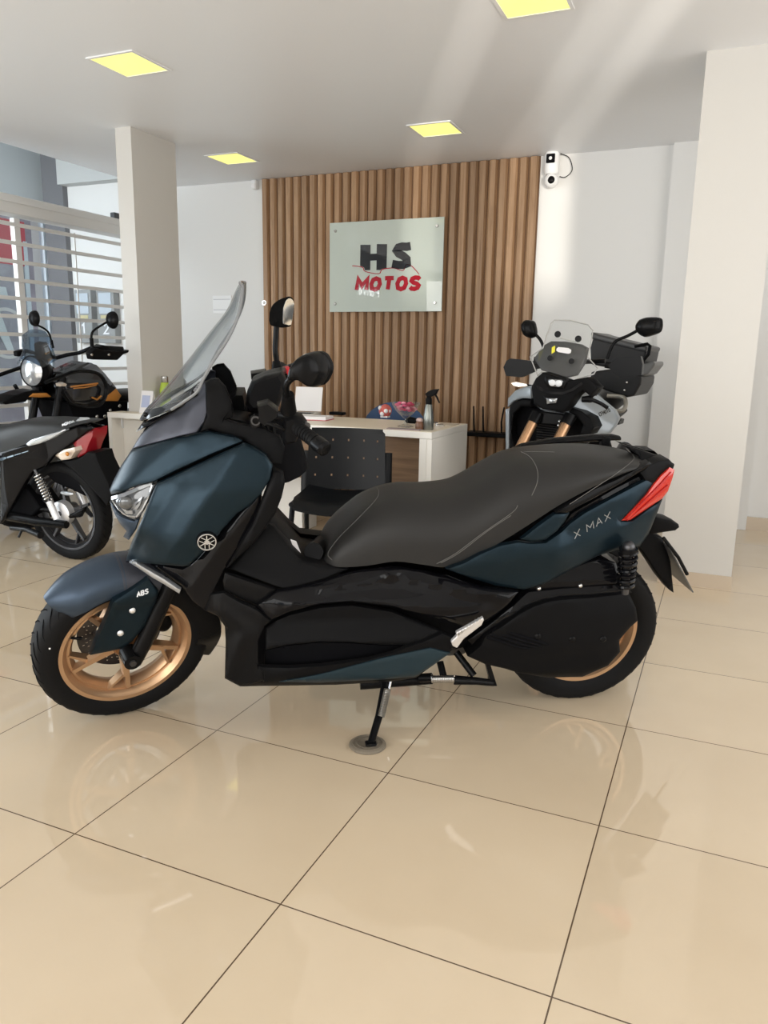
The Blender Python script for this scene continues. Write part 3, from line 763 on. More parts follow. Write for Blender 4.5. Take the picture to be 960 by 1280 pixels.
# ---- dark core that carries the panels
def slab(outline, lat0, lat1, name, mt, bevel=.01, parent=None):
    return G().prism([S(px, py, -lat1) * 1 for px, py in outline], (0, lat1 * 2 if lat0 is None else lat1 - lat0, 0)).build(name, mt, parent or scoot, smooth=0, bevel=bevel)
slab([(196, 585), (262, 552), (330, 585), (318, 655), (300, 700), (330, 745), (420, 740), (540, 728), (640, 742), (628, 800), (560, 815), (500, 842), (330, 842), (292, 800), (262, 745), (222, 718), (190, 690)], None, .11, 'inner_frame', M_dark)
slab([(560, 712), (690, 640), (800, 590), (826, 600), (800, 670), (720, 700), (640, 728)], None, .085, 'rear_frame', M_dark)

# ---- front bodywork
panel('nose_panel', [(141, 602), (137, 612), (139, 618), c1(120, 462), c1(200, 432), (193, 602), c1(420, 345), c1(560, 280), c1(700, 222), (303, 551), c1(690, 183), c1(560, 158), (232, 546), c1(345, 205), c1(260, 228), (164, 563), c1(130, 320)], M_blue, creases=[(c1(110, 440), c1(420, 215), .010, 26)], off=.004)
cowl, _ = panel('front_cowl', [(195, 605), (300, 557), (304, 554), (320, 560), (332, 568), (341, 582), (338, 598), (326, 618), (312, 632), (296, 642), (276, 664), (264, 678), (250, 694), (236, 707), (228, 708), (182, 704), (157, 701), (163, 681), (178, 648)], M_blue,
      creases=[((203, 708), (292, 568), .048, 78), (c1(180, 780), c1(420, 400), -.008, 20)])
panel('screen_base', [(165, 561), (176, 543), (190, 531), (205, 521), (228, 506), (247, 493), (256, 477), (262, 480), (262, 505), (256, 527), (246, 541), (226, 545), (205, 551)], M_grey, off=.002, creases=[((232, 546), (240, 505), .012, 18)])
hl, hl2 = panel('headlight', [(139, 622), c1(110, 482), c1(160, 458), c1(220, 430), (190, 604), c1(292, 425), c1(270, 490), c1(245, 545), c1(220, 585), (168, 650), c1(160, 585), c1(120, 555), c1(90, 525)], mat('headlight_glass', (.085, .09, .095), .08, .3, coat=.5), off=-.004)
for par, sgn in ((hl, 1), (hl2, -1)):
    gl = G()
    for pts, wd in ((((c1(85, 492)), c1(150, 475), c1(220, 445), c1(282, 420)), .010), ((c1(282, 424), c1(262, 490), c1(235, 545), c1(205, 582)), .004), ((c1(90, 500), c1(120, 545), c1(160, 575), c1(205, 582)), .004), ((c1(200, 520), c1(232, 492), c1(222, 520), c1(205, 545)), .007), ((c1(130, 520), c1(160, 560), c1(190, 560)), .010)):
        P_ = [hit(px, py, .002) for px, py in pts]
        P_ = [(Vector((p.x, p.y * sgn, p.z)), Vector((q.x, q.y * sgn, q.z))) for p, q in P_]
        gl.ribbon([p for p, q in P_], wd, P_[1][1], .004)
    gl.build('reflector', M_lens, par)
    gb = G(); p, q = hit(*c1(160, 515), .004); gb.ball((p.x, p.y * sgn, p.z), (.022, .010, .020)); gb.build('projector_lens', mat('projector_glass', (.10, .105, .11), .08, .4, coat=.5), par)
panel('chin_panel', [(137, 627), (141, 631), (152, 645), (168, 652), (176, 645), (170, 662), (161, 675), (154, 671), (158, 664), (150, 655), (143, 642)], M_bluegrey, off=-.012)
panel('turn_signal', [c1(165, 812), (165, 702), c1(205, 812), c1(300, 868), (204, 722), (216, 730), (226, 737), (224, 742), (206, 731), (190, 722), (174, 711)], M_lens, lat=lambda x, z: interp(x, [.03, .10, .24], [.11, .165, .215]), step=4, er=2.2, edge=.004)
# inner black panels
panel('inner_trim', [(328, 612), (320, 622), (300, 636), (280, 657), (266, 676), (251, 694), (238, 706), (228, 711), (205, 707), (188, 706), (205, 718), (226, 733), (240, 751), (254, 761), (264, 754), (266, 742), (281, 711), (297, 690), (312, 668), (324, 640)], M_gloss, off=-.012, creases=[((322, 622), (240, 735), .010, 14)])
panel('leg_shield', [(341, 584), (354, 590), (356, 604), (352, 622), (344, 642), (330, 662), (318, 678), (305, 690), (283, 711), (302, 676), (316, 654), (326, 628), (334, 606)], M_plastic, off=.0, creases=[((345, 600), (310, 680), .012, 16)])
panel('tunnel_side', [(284, 710), (300, 694), (313, 679), (334, 653), (343, 658), (360, 681), (378, 701), (404, 706), (436, 711), (405, 724), (372, 733), (354, 736), (341, 732), (312, 721)], M_plastic, lat=lambda x, z: interp(z, [.45, .5, .6, .72], [.205, .195, .14, .10]), th=.05)
panel('glove_pocket', [(281, 716), (300, 722), (345, 737), (334, 748), (321, 757), (300, 749), (281, 739), (278, 726)], M_satin, lat=lambda x, z: .205)
panel('lower_fairing', [(262, 744), (268, 742), (279, 740), (300, 752), (322, 762), (338, 776), (331, 783), (323, 800), (323, 833), (335, 838), (330, 852), (300, 858), (281, 848), (282, 800), (281, 783), (272, 770), (254, 762)], M_satin, lat=lambda x, z: interp(x, [.25, .33, .45], [.17, .22, .235]), creases=[((300, 802), (283, 848), .014, 14), ((272, 760), (324, 800), .008, 14)])
panel('gloss_side_panel', [(321, 757), (345, 739), (372, 735), (405, 727), (440, 716), (488, 710), (505, 711), (530, 715), (560, 721), (600, 734), (648, 740), (634, 757), (610, 776), (586, 786), (573, 780), (555, 774), (524, 767), (490, 758), (440, 752), (400, 755), (360, 766), (337, 776)], M_gloss, lat=lambda x, z: interp(z, [.36, .45, .50, .56], [.205, .232, .226, .19]) * interp(x, [.4, .5, 1.0, 1.3], [.97, 1, .98, .88]), creases=[((400, 736), (489, 719), .012, 9), ((489, 719), (640, 750), .012, 9), ((360, 756), (600, 764), .010, 16)])
panel('footboard_pocket', [(331, 784), (345, 775), (362, 768), (400, 759), (440, 756), (490, 764), (520, 776), (553, 790), (530, 800), (512, 806), (480, 806), (440, 803), (400, 802), (360, 806), (332, 812)], M_plastic, lat=lambda x, z: interp(z, [.30, .36, .42], [.235, .228, .195]), off=.004)
panel('footboard_recess', [(331, 812), (360, 806), (400, 802), (440, 803), (480, 806), (512, 806), (490, 816), (460, 824), (400, 832), (330, 834)], M_dark, lat=.185, er=2)
panel('side_skirt', [(323, 833), (360, 834), (400, 832), (460, 824), (490, 816), (512, 807), (530, 801), (553, 791), (576, 800), (566, 812), (545, 829), (520, 847), (490, 852), (420, 856), (300, 858), (330, 848)], M_plastic, lat=lambda x, z: interp(z, [.19, .24, .30], [.20, .235, .24]), creases=[((335, 846), (545, 800), .006, 10)])
panel('blue_skirt_insert', [(340, 853), (400, 842), (481, 821), (538, 809), (563, 816), (545, 829), (519, 846), (480, 850), (400, 854)], mat('matte_blue_skirt', (.012, .03, .042), .4, .3), lat=lambda x, z: interp(z, [.19, .24, .30], [.203, .239, .246]))
# floor tunnel, seen between the legs
rs = []
for px, py in ((318, 640), (334, 653), (345, 661), (360, 681), (378, 701), (404, 706), (425, 709)):
    c_ = S(px, py, -.10); rs.append([Vector((c_.x, y, c_.z + dz)) for y, dz in ((-.112, -.26), (-.112, -.012), (-.10, .0), (-.06, .012), (0, .016), (.06, .012), (.10, 0), (.112, -.012), (.112, -.26))])
G().rings(rs).build('centre_tunnel', M_plastic, scoot)
lb = G(); p0, p1, p2, p3 = [S(*c4(*q), -.055) for q in ((572, 180), (600, 190), (622, 245), (598, 250))]
lb.prism([p0 + Vector((0, -.03, .012)), p1 + Vector((0, -.03, .012)), p2 + Vector((0, -.03, .012)), p3 + Vector((0, -.03, .012))], (0, .002, .002)); lb.build('warning_label', M_paper, scoot, smooth=0)
G().tube([S(392, 690, -.10), S(400, 685, 0), S(402, 680, .10)], .03, 12).build('seat_hinge', M_plastic, scoot)

# ---- seat
ST_ = [((401, 676), (402, 701), .09), ((405, 664), (408, 705), .125), ((414, 650), (418, 708), .148), ((430, 634), (432, 709), .16), ((455, 615), (460, 707), .170), ((490, 604), (495, 702), .178), ((530, 603), (530, 706), .186), ((562, 599), (555, 709), .19), ((585, 589), (580, 702), .19), ((612, 573), (610, 687), .19), ((640, 561), (650, 663), .186), ((690, 556), (700, 631), .178), ((735, 556), (745, 607), .162), ((775, 561), (780, 592), .135), ((795, 568), (799, 584), .095), ((802, 575), (804, 582), .05)]
rs = []
for (tp, bt, w_) in ST_:
    a = S(tp[0], tp[1], .06); b = S(bt[0], bt[1], -w_); ring = []
    for k in range(25):
        th = PI * k / 24; cy_ = math.cos(th); sz_ = math.sin(th); e = 2 / 3.0
        y = -math.copysign(abs(cy_) ** e, cy_) * w_; hf = abs(sz_) ** e
        ring.append(Vector((b.x + (a.x - b.x) * hf, y, b.z + (a.z - b.z) * hf)))
    rs.append(ring)
# smooth along the length
fine = []
for i in range(len(rs) - 1):
    for k in range(4):
        fine.append((i, k / 4))
cols = [smoothline([r[j] for r in rs], 4) for j in range(25)]
rings_ = [[cols[j][i] for j in range(25)] for i in range(len(cols[0]))]
gs = G().rings(rings_); seat = gs.build('seat', M_seat, scoot, smooth=60)
BVH.append(BVHTree.FromPolygons([Vector(v) for v in gs.v], gs.f))
def on_path(pts, r, name, mt, parent, n=6, dash=False):
    q = []
    for p in smoothline([(x, y, 0) for x, y in pts], 5): q.append(hit(p.x, p.y, .0006)[0])
    G().tube(q, r, n).build(name, mt, parent)
d5 = lambda x, y: (380 + x * .27083, 540 + y * .27083)
on_path([d5(612, 608), d5(700, 560), d5(820, 470), d5(960, 372), c8(100, 375)], .0009, 'stitch_line', M_stitch, seat)
on_path([d5(632, 604), d5(715, 558), d5(840, 462), d5(955, 385)], .0009, 'stitch_line', M_stitch, seat)
on_path([c8(115, 128), c8(160, 155), c8(190, 210), c8(190, 270), c8(165, 330)], .0009, 'stitch_line', M_stitch, seat)
on_path([d5(335, 255), d5(345, 275), d5(330, 315), d5(240, 410), d5(160, 490), d5(112, 560), d5(130, 590)], .0009, 'stitch_line', M_stitch, seat)
on_path([c8(340, 370), c8(440, 305), c8(560, 225), c8(625, 175), c8(635, 150), c8(600, 112)], .0009, 'stitch_line', M_stitch, seat)
on_path([c8(130, 128), c8(200, 128), c8(270, 130)], .0008, 'stitch_line', M_stitch, seat)

# ---- tail
panel('tail_side_panel', [(557, 711), (580, 703), (600, 692), (626, 681), (648, 677), (664, 679), (682, 678), (702, 664), (712, 654), (730, 641), (772, 618), (814, 596), (818, 604), (806, 620), (795, 632), (776, 652), (790, 651), (810, 636), (828, 624), (822, 640), (811, 667), (800, 683), (772, 687), (747, 695), (709, 715), (680, 730), (655, 737), (620, 732), (590, 723)], M_blue, creases=[((560, 712), (700, 690), .014, 26), ((700, 700), (810, 640), .006, 20)])
panel('upper_tail_accent', [(651, 674), (672, 657), (693, 642), (712, 641), (706, 652), (696, 664), (682, 675), (666, 677)], M_blue, off=.006, step=5)
panel('side_grab_rail', [(694, 641), (715, 627), (742, 611), (770, 599), (797, 585), (812, 577), (815, 580), (803, 588), (775, 605), (748, 620), (722, 634), (710, 641)], M_satin, off=.010, th=.03, step=5, mirror=False)
panel('grip_recess', [(714, 641), (735, 629), (770, 609), (800, 594), (813, 582), (817, 593), (790, 606), (750, 628), (725, 641), (704, 662), (700, 660)], M_gloss, off=-.012, step=5)
panel('tail_cover', [(776, 555), (800, 562), (820, 569), (834, 574), (843, 580), (840, 585), (826, 592), (815, 595), (817, 580), (812, 575), (802, 584), (800, 570)], M_plastic, lat=lambda x, z: interp(z, [.78, .84, .90], [.115, .095, .03]))
panel('tail_corner', [(800, 591), (811, 581), (826, 575), (836, 574), (843, 581), (841, 587), (836, 585), (826, 593), (817, 605), (806, 601)], M_plastic, off=.001, th=.06, step=4)
tl, tl2 = panel('tail_light', [(837, 584), (843, 587), (841, 597), (835, 614), (828, 623), (810, 635), (788, 650), (776, 651), (793, 634), (808, 618), (816, 606), (826, 594)], M_red, off=.004, step=4)
for par, sgn in ((tl, 1), (tl2, -1)):
    gq = G()
    for pts in (((838, 590), (826, 604), (805, 625), (781, 649)), ((834, 606), (818, 620), (798, 638), (783, 650))):
        P_ = [hit(px, py, .001) for px, py in pts]; gq.ribbon([Vector((p.x, p.y * sgn, p.z)) for p, q in P_], .0035, (P_[1][1].x, P_[1][1].y * sgn, P_[1][1].z), .003)
    gq.build('lens_rib', mat('red_rib', (.35, .01, .01), .2), par)
# far grab rail: a blade above the seat
rs = []
for px, py, h, w_ in ((625, 567, .010, .02), (652, 556, .018, .03), (690, 550, .024, .036), (739, 546, .026, .04), (765, 545, .022, .04), (774, 546, .016, .036)):
    c_ = S(px, py, .17) + Vector((0, 0, -.004)); rs.append([c_ + Vector((0, w_ / 2 * math.cos(a), h / 2 * math.sin(a))) for a in [2 * PI * k / 12 for k in range(12)]])
G().rings(rs).build('far_grab_rail', M_satin, scoot)
G().box(S(756, 554, .16), (.03, .03, .05)).build('rail_mount', M_plastic, scoot, bevel=.005)
# rear mudguard and number plate
panel('rear_mudguard', [(798, 682), (811, 664), (828, 672), (838, 702), (842, 741), (836, 737), (824, 722)], M_plastic, lat=lambda x, z: .05, th=.10, mirror=False, step=8)
panel('plate_bracket', [(812, 656), (820, 646), (838, 650), (848, 655), (849, 659), (844, 663), (830, 665), (812, 668)], M_plastic, lat=.06, th=.12, mirror=False, step=6)
pa, pb = S(832, 676, -.04), S(864, 742, -.085)
p_t, p_b = S(836, 684, -.09), S(866, 741, -.10)
dn = (p_b - p_t); g = G()
g.prism([p_t, p_t + Vector((0, .19, 0)), p_b + Vector((0, .19, 0)), p_b], (.003, 0, .002)); g.build('number_plate', mat('plate_back', (.085, .085, .083), .4), scoot, smooth=0)
G().tube([S(829, 672, -.08), S(848, 697, -.095), S(859, 718, -.095)], .006, 8).build('plate_frame', M_satin, scoot)
G().tube([S(829, 672, .10), S(848, 697, .10), S(859, 718, .10)], .006, 8).build('plate_frame', M_satin, scoot)

# ---- engine and belt case
case_lat = lambda x, z: interp(z, [.13, .2, .3, .40, .48], [.15, .185, .195, .185, .16]) * interp(x, [1.1, 1.25, 1.55, 1.72], [.92, 1, 1, .88])
panel('belt_case', [(668, 757), (690, 750), (712, 748), (740, 746), (786, 741), (795, 760), (797, 776), (788, 784), (774, 800), (775, 815), (760, 832), (728, 846), (684, 847), (648, 841), (632, 836), (606, 830), (584, 820), (601, 806), (606, 795), (628, 782), (648, 767)], M_plastic, lat=case_lat, creases=[((628, 786), (672, 757), .008, 16), ((672, 757), (712, 752), .006, 14), ((640, 838), (780, 808), -.004, 12)], th=.06, mirror=False)
for k in range(4):
    P_ = [hit(*c7(*q), .001)[0] for q in ((150 - 14 * k, 482 + 14 * k), (230 - 14 * k, 505 + 14 * k), (330 - 22 * k, 535 + 12 * k), (410 - 30 * k, 562 + 5 * k))]
    G().tube(smoothline(P_, 3), [.0045] * 9 + [.001], 6).build('cooling_rib', M_dark, scoot)
for q in ((355, 522), (520, 535), (668, 535)):
    p, nr = hit(*c7(*q), .0); G().ball(p, (.012, .005, .012)).build('case_screw', M_satin, scoot)
panel('case_band', [(640, 757), (660, 739), (700, 735), (783, 729), (790, 741), (740, 746), (700, 748), (668, 756), (630, 781), (606, 795), (590, 806), (584, 800), (612, 779)], M_gloss, lat=case_lat, off=-.014, th=.05, mirror=False, step=7)
panel('air_box', [(655, 735), (682, 720), (702, 711), (747, 696), (770, 703), (778, 730), (720, 735), (664, 738)], M_gloss, lat=lambda x, z: interp(z, [.5, .56, .62], [.15, .13, .09]), th=.09, mirror=False)
for q in ((358, 288), (557, 275), (755, 262)): p, _n = hit(*c7(*q), .002); G().ball(p, .008).build('clip', M_steel, scoot)
c_ = S(700, 800, 0); G().box((1.38, .05, .31), (.45, .20, .2)).build('engine_block', M_dark, scoot, bevel=.03)
G().lathe([(.0, -.11), (.06, -.11), (.065, -.09), (.065, .18), (.05, .2), (0, .2)], 20, Matrix.Translation((1.02, 0, .24)) @ Matrix.Rotation(R(90), 4, 'Z')).build('crankcase', M_darksteel, scoot)
# exhaust on the far side
G().tube([(1.1, .12, .2), (1.3, .19, .24), (1.45, .21, .32), (1.78, .22, .42)], [.03, .055, .06, .05], 14).build('muffler', M_satin, scoot)

# rear shocks
for sy in (-1, 1):
    top, bot = S(786, 684, -.19), S(781, 742, -.19); top.y *= -sy; bot.y *= -sy
    d = bot - top; g = G(); g.tube([top, bot], .012, 10); g.ball(top, .02); sh = g.build('rear_shock', M_darksteel, scoot)
    hel = []; ax = d.normalized(); n1 = ax.cross(Vector((0, 1, 0))).normalized(); n2 = ax.cross(n1)
    for k in range(145):
        t = k / 144; hel.append(top + d * (.08 + .8 * t) + (n1 * math.cos(t * 2 * PI * 7) + n2 * math.sin(t * 2 * PI * 7)) * .0245)
    G().tube(hel, .0065, 6).build('spring', M_gloss, sh)
    G().tube([top + d * .02, top + d * .10], .029, 14).build('spring_seat', M_satin, sh)

# ---- wheels
def wheel(parent, Mx, Ro, wd, rim_r, front, rimmat=None, disc=True):
    rimmat = rimmat or M_bronze
    w2 = wd / 2; prof = []
    for a in np.linspace(-1, 1, 17):
        y = w2 * math.sin(a * PI / 2 * .98) if abs(a) < 1 else math.copysign(w2, a)
        rr = Ro - (Ro - rim_r - .028) * (1 - math.sqrt(max(0, 1 - (abs(a)) ** 2.4))) * .95
        prof.append((rr, y))
    prof = [(rim_r, -w2 * .72)] + [(rim_r + .012, -w2 * .84)] + prof + [(rim_r + .012, w2 * .84), (rim_r, w2 * .72)]
    ty = G().lathe(prof, 96, Mx).build('front_tyre' if front else 'rear_tyre', M_tyre, parent, smooth=50)
    # tread grooves, curved strips sunk in the rubber
    gg = G()
    for k in range(40):
        for s_ in (-1, 1):
            pts = []
            for q in range(7):
                y = s_ * (.008 + w2 * .80 * q / 6); a = 2 * PI * k / 40 + .16 * (q / 6) ** 1.5 + (.07 if s_ > 0 else 0)
                f_ = min(.999, math.asin(min(1, abs(y) / w2)) / (PI / 2 * .98)); rr = Ro - (Ro - rim_r - .028) * (1 - math.sqrt(max(0, 1 - f_ ** 2.4))) * .95 + .0003
                pts.append(Mx @ Vector((rr * math.cos(a), y, rr * math.sin(a))))
            gg.tube(pts, [.0012, .002, .0025, .0025, .002, .0015, .001], 5)
    gg.build('tread_groove', M_dark, ty)
    rw = w2 * .74
    hb_ = [(rim_r + .008, rw), (rim_r + .008, rw + .006), (rim_r - .004, rw + .005), (rim_r - .009, rw - .003), (rim_r - .017, rw - .011), (rim_r - .019, rw - .018), (rim_r - .027, rw - .016), (rim_r - .036, rw - .030)]
    barrel = [(r_, -y) for r_, y in hb_] + [(rim_r - .040, 0)] + hb_[::-1]
    rim = G().lathe(barrel, 96, Mx).build('rim', rimmat, ty, smooth=30)
    g = G()
    for k in range(5):
        a = 2 * PI * k / 5 + (.62 if front else .2)
        def P_(r_, t_, y): return Mx @ Vector((r_ * math.cos(t_), y, r_ * math.sin(t_)))
        def bar(r0, t0, r1, t1, w0, w1, y0=-.026, y1=-.036, th0=.03, th1=.024):
            a0, a1 = P_(r0, t0, 0), P_(r1, t1, 0); d = (a1 - a0).normalized(); yv = (Mx.to_3x3() @ Vector((0, 1, 0))).normalized(); s_ = d.cross(yv)
            rsx = []
            for c_, ww, yy, tt in ((a0, w0, y0, th0), (a1, w1, y1, th1)):
                rsx.append([c_ + s_ * ww / 2 + yv * (yy + tt), c_ - s_ * ww / 2 + yv * (yy + tt), c_ - s_ * ww * .36 + yv * yy, c_ + s_ * ww * .36 + yv * yy])
            g.rings(rsx)
        bar(.03, a, rim_r - .024, a + .12, .027, .018)
        bar(rim_r * .60, a + .08, rim_r - .026, a - .26, .015, .010)
        bar(.03, a, rim_r * .62, a + .08, .034, .022)
    g.build('spokes', rimmat, rim, smooth=25)
    G().lathe([(0, -.04), (.034, -.04), (.04, -.03), (.045, .0), (.04, .04), (0, .04)], 28, Mx).build('hub', M_bronzed if rimmat is M_bronze else rimmat, rim)
    if not disc: return ty
    # drilled brake disc on the far side
    vs_, fs = [], []; NA, NR = 120, 9; r0, r1 = .078, .133
    for j in range(NR + 1):
        for i in range(NA):
            t = 2 * PI * i / NA; r_ = r0 + (r1 - r0) * j / NR; vs_.append(Mx @ Vector((r_ * math.cos(t), .047, r_ * math.sin(t))))
    for j in range(NR):
        for i in range(NA):
            if (j, (i + j) % 6) in ((2, 0), (4, 3), (6, 0), (4, 0)) : continue
            b_ = (i + 1) % NA; fs.append((j * NA + i, j * NA + b_, (j + 1) * NA + b_, (j + 1) * NA + i))
    o = len(vs_); off = (Mx.to_3x3() @ Vector((0, .005, 0)))
    g = G().add(vs_ + [v + off for v in vs_], fs + [tuple(k + o for k in f)[::-1] for f in fs])
    for k in range(5):
        a = 2 * PI * k / 5; g.tube([Mx @ Vector((.03 * math.cos(a), .049, .03 * math.sin(a))), Mx @ Vector((.085 * math.cos(a + .25), .049, .085 * math.sin(a + .25)))], .008, 6)
    g.build('brake_disc', M_darksteel, ty, smooth=0)
    return ty
MWF = ST @ Matrix.Translation((.012, 0, .2745)) @ Matrix.Rotation(R(-10), 4, 'Y')
ft = wheel(scoot, MWF, .2715, .120, .196, True)
MWR = Matrix.Translation((1.535, 0, .272)) @ Matrix.Rotation(R(20), 4, 'Y')
rt = wheel(scoot, MWR, .272, .140, .185, False)
def SW_(px, py, lat): return ST @ SS.see(px, py, 1, lat)
G().tube([SW_(85, 797, -.03), SW_(93, 798, -.035), SW_(102, 798, -.035)], [.005, .004, .006], 8).build('valve_stem', M_satin, ft)
G().ball(SW_(62, 810, -.056), .005, 8, 5).build('balance_dot', M_paper, ft)

# ---- steered group: fender, fork legs, covers, caliper
def fender(name, mt, a0, a1, n, prof, rfun, wfun):
    rs = []
    for i in range(n + 1):
        t = i / n; a = R(a0 + (a1 - a0) * t); rr = rfun(t); wf = wfun(t)
        ring = []
        for (y, dr) in prof: ring.append(Vector((-math.cos(a) * (rr + dr), y * wf, .2745 + math.sin(a) * (rr + dr))))
        for (y, dr) in prof[::-1]: ring.append(Vector((-math.cos(a) * (rr + dr - .006), y * wf * .97, .2745 + math.sin(a) * (rr + dr - .006))))
        rs.append([ST @ (p + Vector((.012, 0, 0))) for p in ring])
    g = G().rings(rs); BVH.append(BVHTree.FromPolygons([Vector(v) for v in g.v], g.f))
    return g.build(name, mt, scoot, smooth=35)
pf = [(-.088, -.05), (-.086, -.03), (-.078, -.008), (-.058, .012), (-.03, .022), (0, .026), (.03, .022), (.058, .012), (.078, -.008), (.086, -.03), (.088, -.05)]
fender('front_fender', M_bluegrey, 47, 92, 16, pf, lambda t: .286 + .004 * t, lambda t: .50 + .46 * min(1, t * 3) ** .6)
fender('fender_top', M_grey, 90, 118, 8, pf, lambda t: .290, lambda t: .96)
pr2 = [(-.080, -.075), (-.080, -.03), (-.072, .0), (-.04, .012), (0, .015), (.04, .012), (.072, .0), (.080, -.03), (.080, -.075)]
fender('mudflap', M_satin, 112, 207, 22, pr2, lambda t: .288 + .014 * t, lambda t: 1 - .7 * max(0, t - .75) / .25)
panel('fork_cover', [c3(575, 162), c3(622, 215), c3(612, 260), c3(560, 375), c3(500, 450), c3(452, 484), c3(305, 513), c3(330, 450), c3(385, 330), c3(412, 262), c3(500, 205)], M_blue, lat=.098, frame=SS, off=0, creases=[(c3(415, 270), c3(610, 235), .012, 12), (c3(390, 330), c3(310, 508), .006, 8)], th=.02)
for q in ((499, 306), (444, 411)):
    p, nr = hit(*c3(*q), 0); g = G().ball(p, (.0105, .006, .0105)); g.build('cover_bolt', M_alu, scoot)
for sy in (-1, 1):
    f0 = ST @ Vector((.235, sy * .085, .70)); f1 = ST @ Vector((.06, sy * .085, .325)); f2 = ST @ Vector((.022, sy * .085, .25))
    G().tube([f0, f1, f2], [.022, .027, .024], 16).build('fork_leg', M_satin, scoot)
    ax = ST @ Vector((.012, sy * .06, .2745)); ax2 = ST @ Vector((.012, sy * .118, .2745))
    G().tube([ax, ax2], [.03, .026], 16).build('axle_clamp', M_satin, scoot)
    G().tube([ax2, ST @ Vector((.012, sy * .124, .2745))], [.012, .011], 6).build('axle_nut', M_darksteel, scoot)
cp = SW_(203, 772, .02); G().ball(cp, (.035, .03, .05)).build('brake_caliper', M_plastic, scoot)
G().tube([SW_(200, 740, -.06), SW_(205, 765, -.03), cp], .007, 8).build('brake_hose', M_satin, scoot)
# ABS lettering on the cover
g = G(); a, b = c3(520, 240), c3(585, 215)
def lettering(text, p0, p1, hpx, wd, mt, name, parent, shear=.3, gap=.28, BV=None, fr=None):
    p0, p1 = Vector(p0), Vector(p1); rt_ = (p1 - p0); up_ = Vector((rt_.y, -rt_.x)).normalized()
    if up_.y > 0: up_ = -up_
    tot = sum((.5 if ch == ' ' else max(p[0] for st in FONT[ch] for p in st) + gap) for ch in text) - gap
    k = rt_.length / tot; rd = rt_.normalized(); g = G(); x = 0
    for ch in text:
        if ch == ' ': x += .5; continue
        for st in FONT[ch]:
            pp = []
            for i in range(len(st)):
                if i: pp.append(((st[i - 1][0] + st[i][0]) / 2, (st[i - 1][1] + st[i][1]) / 2))
                pp.append(st[i])
            H_ = [hit(*(p0 + rd * ((x + q[0] + shear * q[1]) * k) + up_ * (q[1] * hpx)), .001, BV, fr) for q in pp]
            g.ribbon([h[0] for h in H_], wd, H_[0][1], .0012 + .0002 * FONT[ch].index(st))
        x += max(p[0] for st in FONT[ch] for p in st) + gap
    return g.build(name, mt, parent, smooth=0)
lettering('ABS', c3(522, 243), c3(572, 226), 5.0, .0035, M_whiteletter, 'abs_lettering', scoot)
lettering('X MAX', c8(362, 530), c8(528, 436), 8, .0022, mat('badge_silver', (.30, .31, .31), .3, .6), 'side_lettering', scoot, shear=.3, gap=.35)
# round emblem with three crossed tuning forks
p, nr = hit(258.5, 675.5, 0.0); 
zq = Vector((0, 0, 1)); ux = zq.cross(nr).normalized() * 1.0; uy = nr.cross(ux).normalized(); E4 = Matrix((ux, nr, uy)).transposed().to_4x4(); E4.translation = p
er_ = .0255
eb = G().lathe([(0, .010), (er_ * .86, .010), (er_ * .9, .008), (er_, .008), (er_ + .004, .0), (er_ + .004, -.012), (0, -.012)], 40, E4).build('emblem', M_gloss, scoot)
G().lathe([(er_ - .0028, .008), (er_ - .002, .0115), (er_, .0115), (er_, .008)], 40, E4, closed=True).build('emblem_ring', M_alu, eb)
g = G()
for k in range(3):
    a = R(90 + 120 * k); d = Vector((math.cos(a), math.sin(a))); s_ = Vector((-d.y, d.x))
    def e(v): return E4 @ Vector((v.x, .0105, v.y))
    g.ribbon([e(d * -.004), e(d * .021)], .0024, nr, .001)
    for q in (-1, 1): g.ribbon([e(s_ * q * .0056 + d * .004), e(s_ * q * .0056 + d * -.0205)], .0018, nr, .001)
    g.ribbon([e(s_ * -.0056 + d * .004), e(s_ * .0056 + d * .004)], .002, nr, .001)
g.build('emblem_forks', M_alu, eb, smooth=0)

# ---- windscreen
cen = [(176, 523), (182, 513), (198, 494), (215, 474), (233, 452), (262, 415), (283, 388), (295, 362), (300, 353)]
edg = [(214, 512), (230, 502), (246, 490), (254, 474), (265, 454), (284, 425), (295, 402), (301, 380), (303.5, 357)]
wid = [.15, .165, .175, .175, .17, .16, .148, .125, .075]
rowsA, rowsB = [], []
for (cx_, cy_), (ex_, ey_), w_ in zip(cen, edg, wid):
    c_ = S(cx_, cy_, 0.0); e_ = S(ex_, ey_, -w_); row = []
    for k in range(21):
        s_ = -1 + 2 * k / 20; q = abs(s_) ** 2.2
        row.append(Vector((c_.x + (e_.x - c_.x) * q, s_ * w_, c_.z + (e_.z - c_.z) * q)))
    rowsA.append(row)
ca = [smoothline([r[j] for r in rowsA], 4) for j in range(21)]
front = [[ca[j][i] for j in range(21)] for i in range(len(ca[0]))]
rs = [r + [p + Vector((.004, 0, -.002)) for p in r[::-1]] for r in front]
ws = G().rings(rs).build('windscreen', M_screen, scoot, smooth=50)
rimp = [r[0] for r in front] + [front[-1][k] for k in range(1, 20)] + [r[-1] for r in front[::-1]]
G().tube(rimp, .0042, 8).build('screen_edge', mat('screen_edge_grey', (.20, .21, .22), .12, coat=.3), ws)
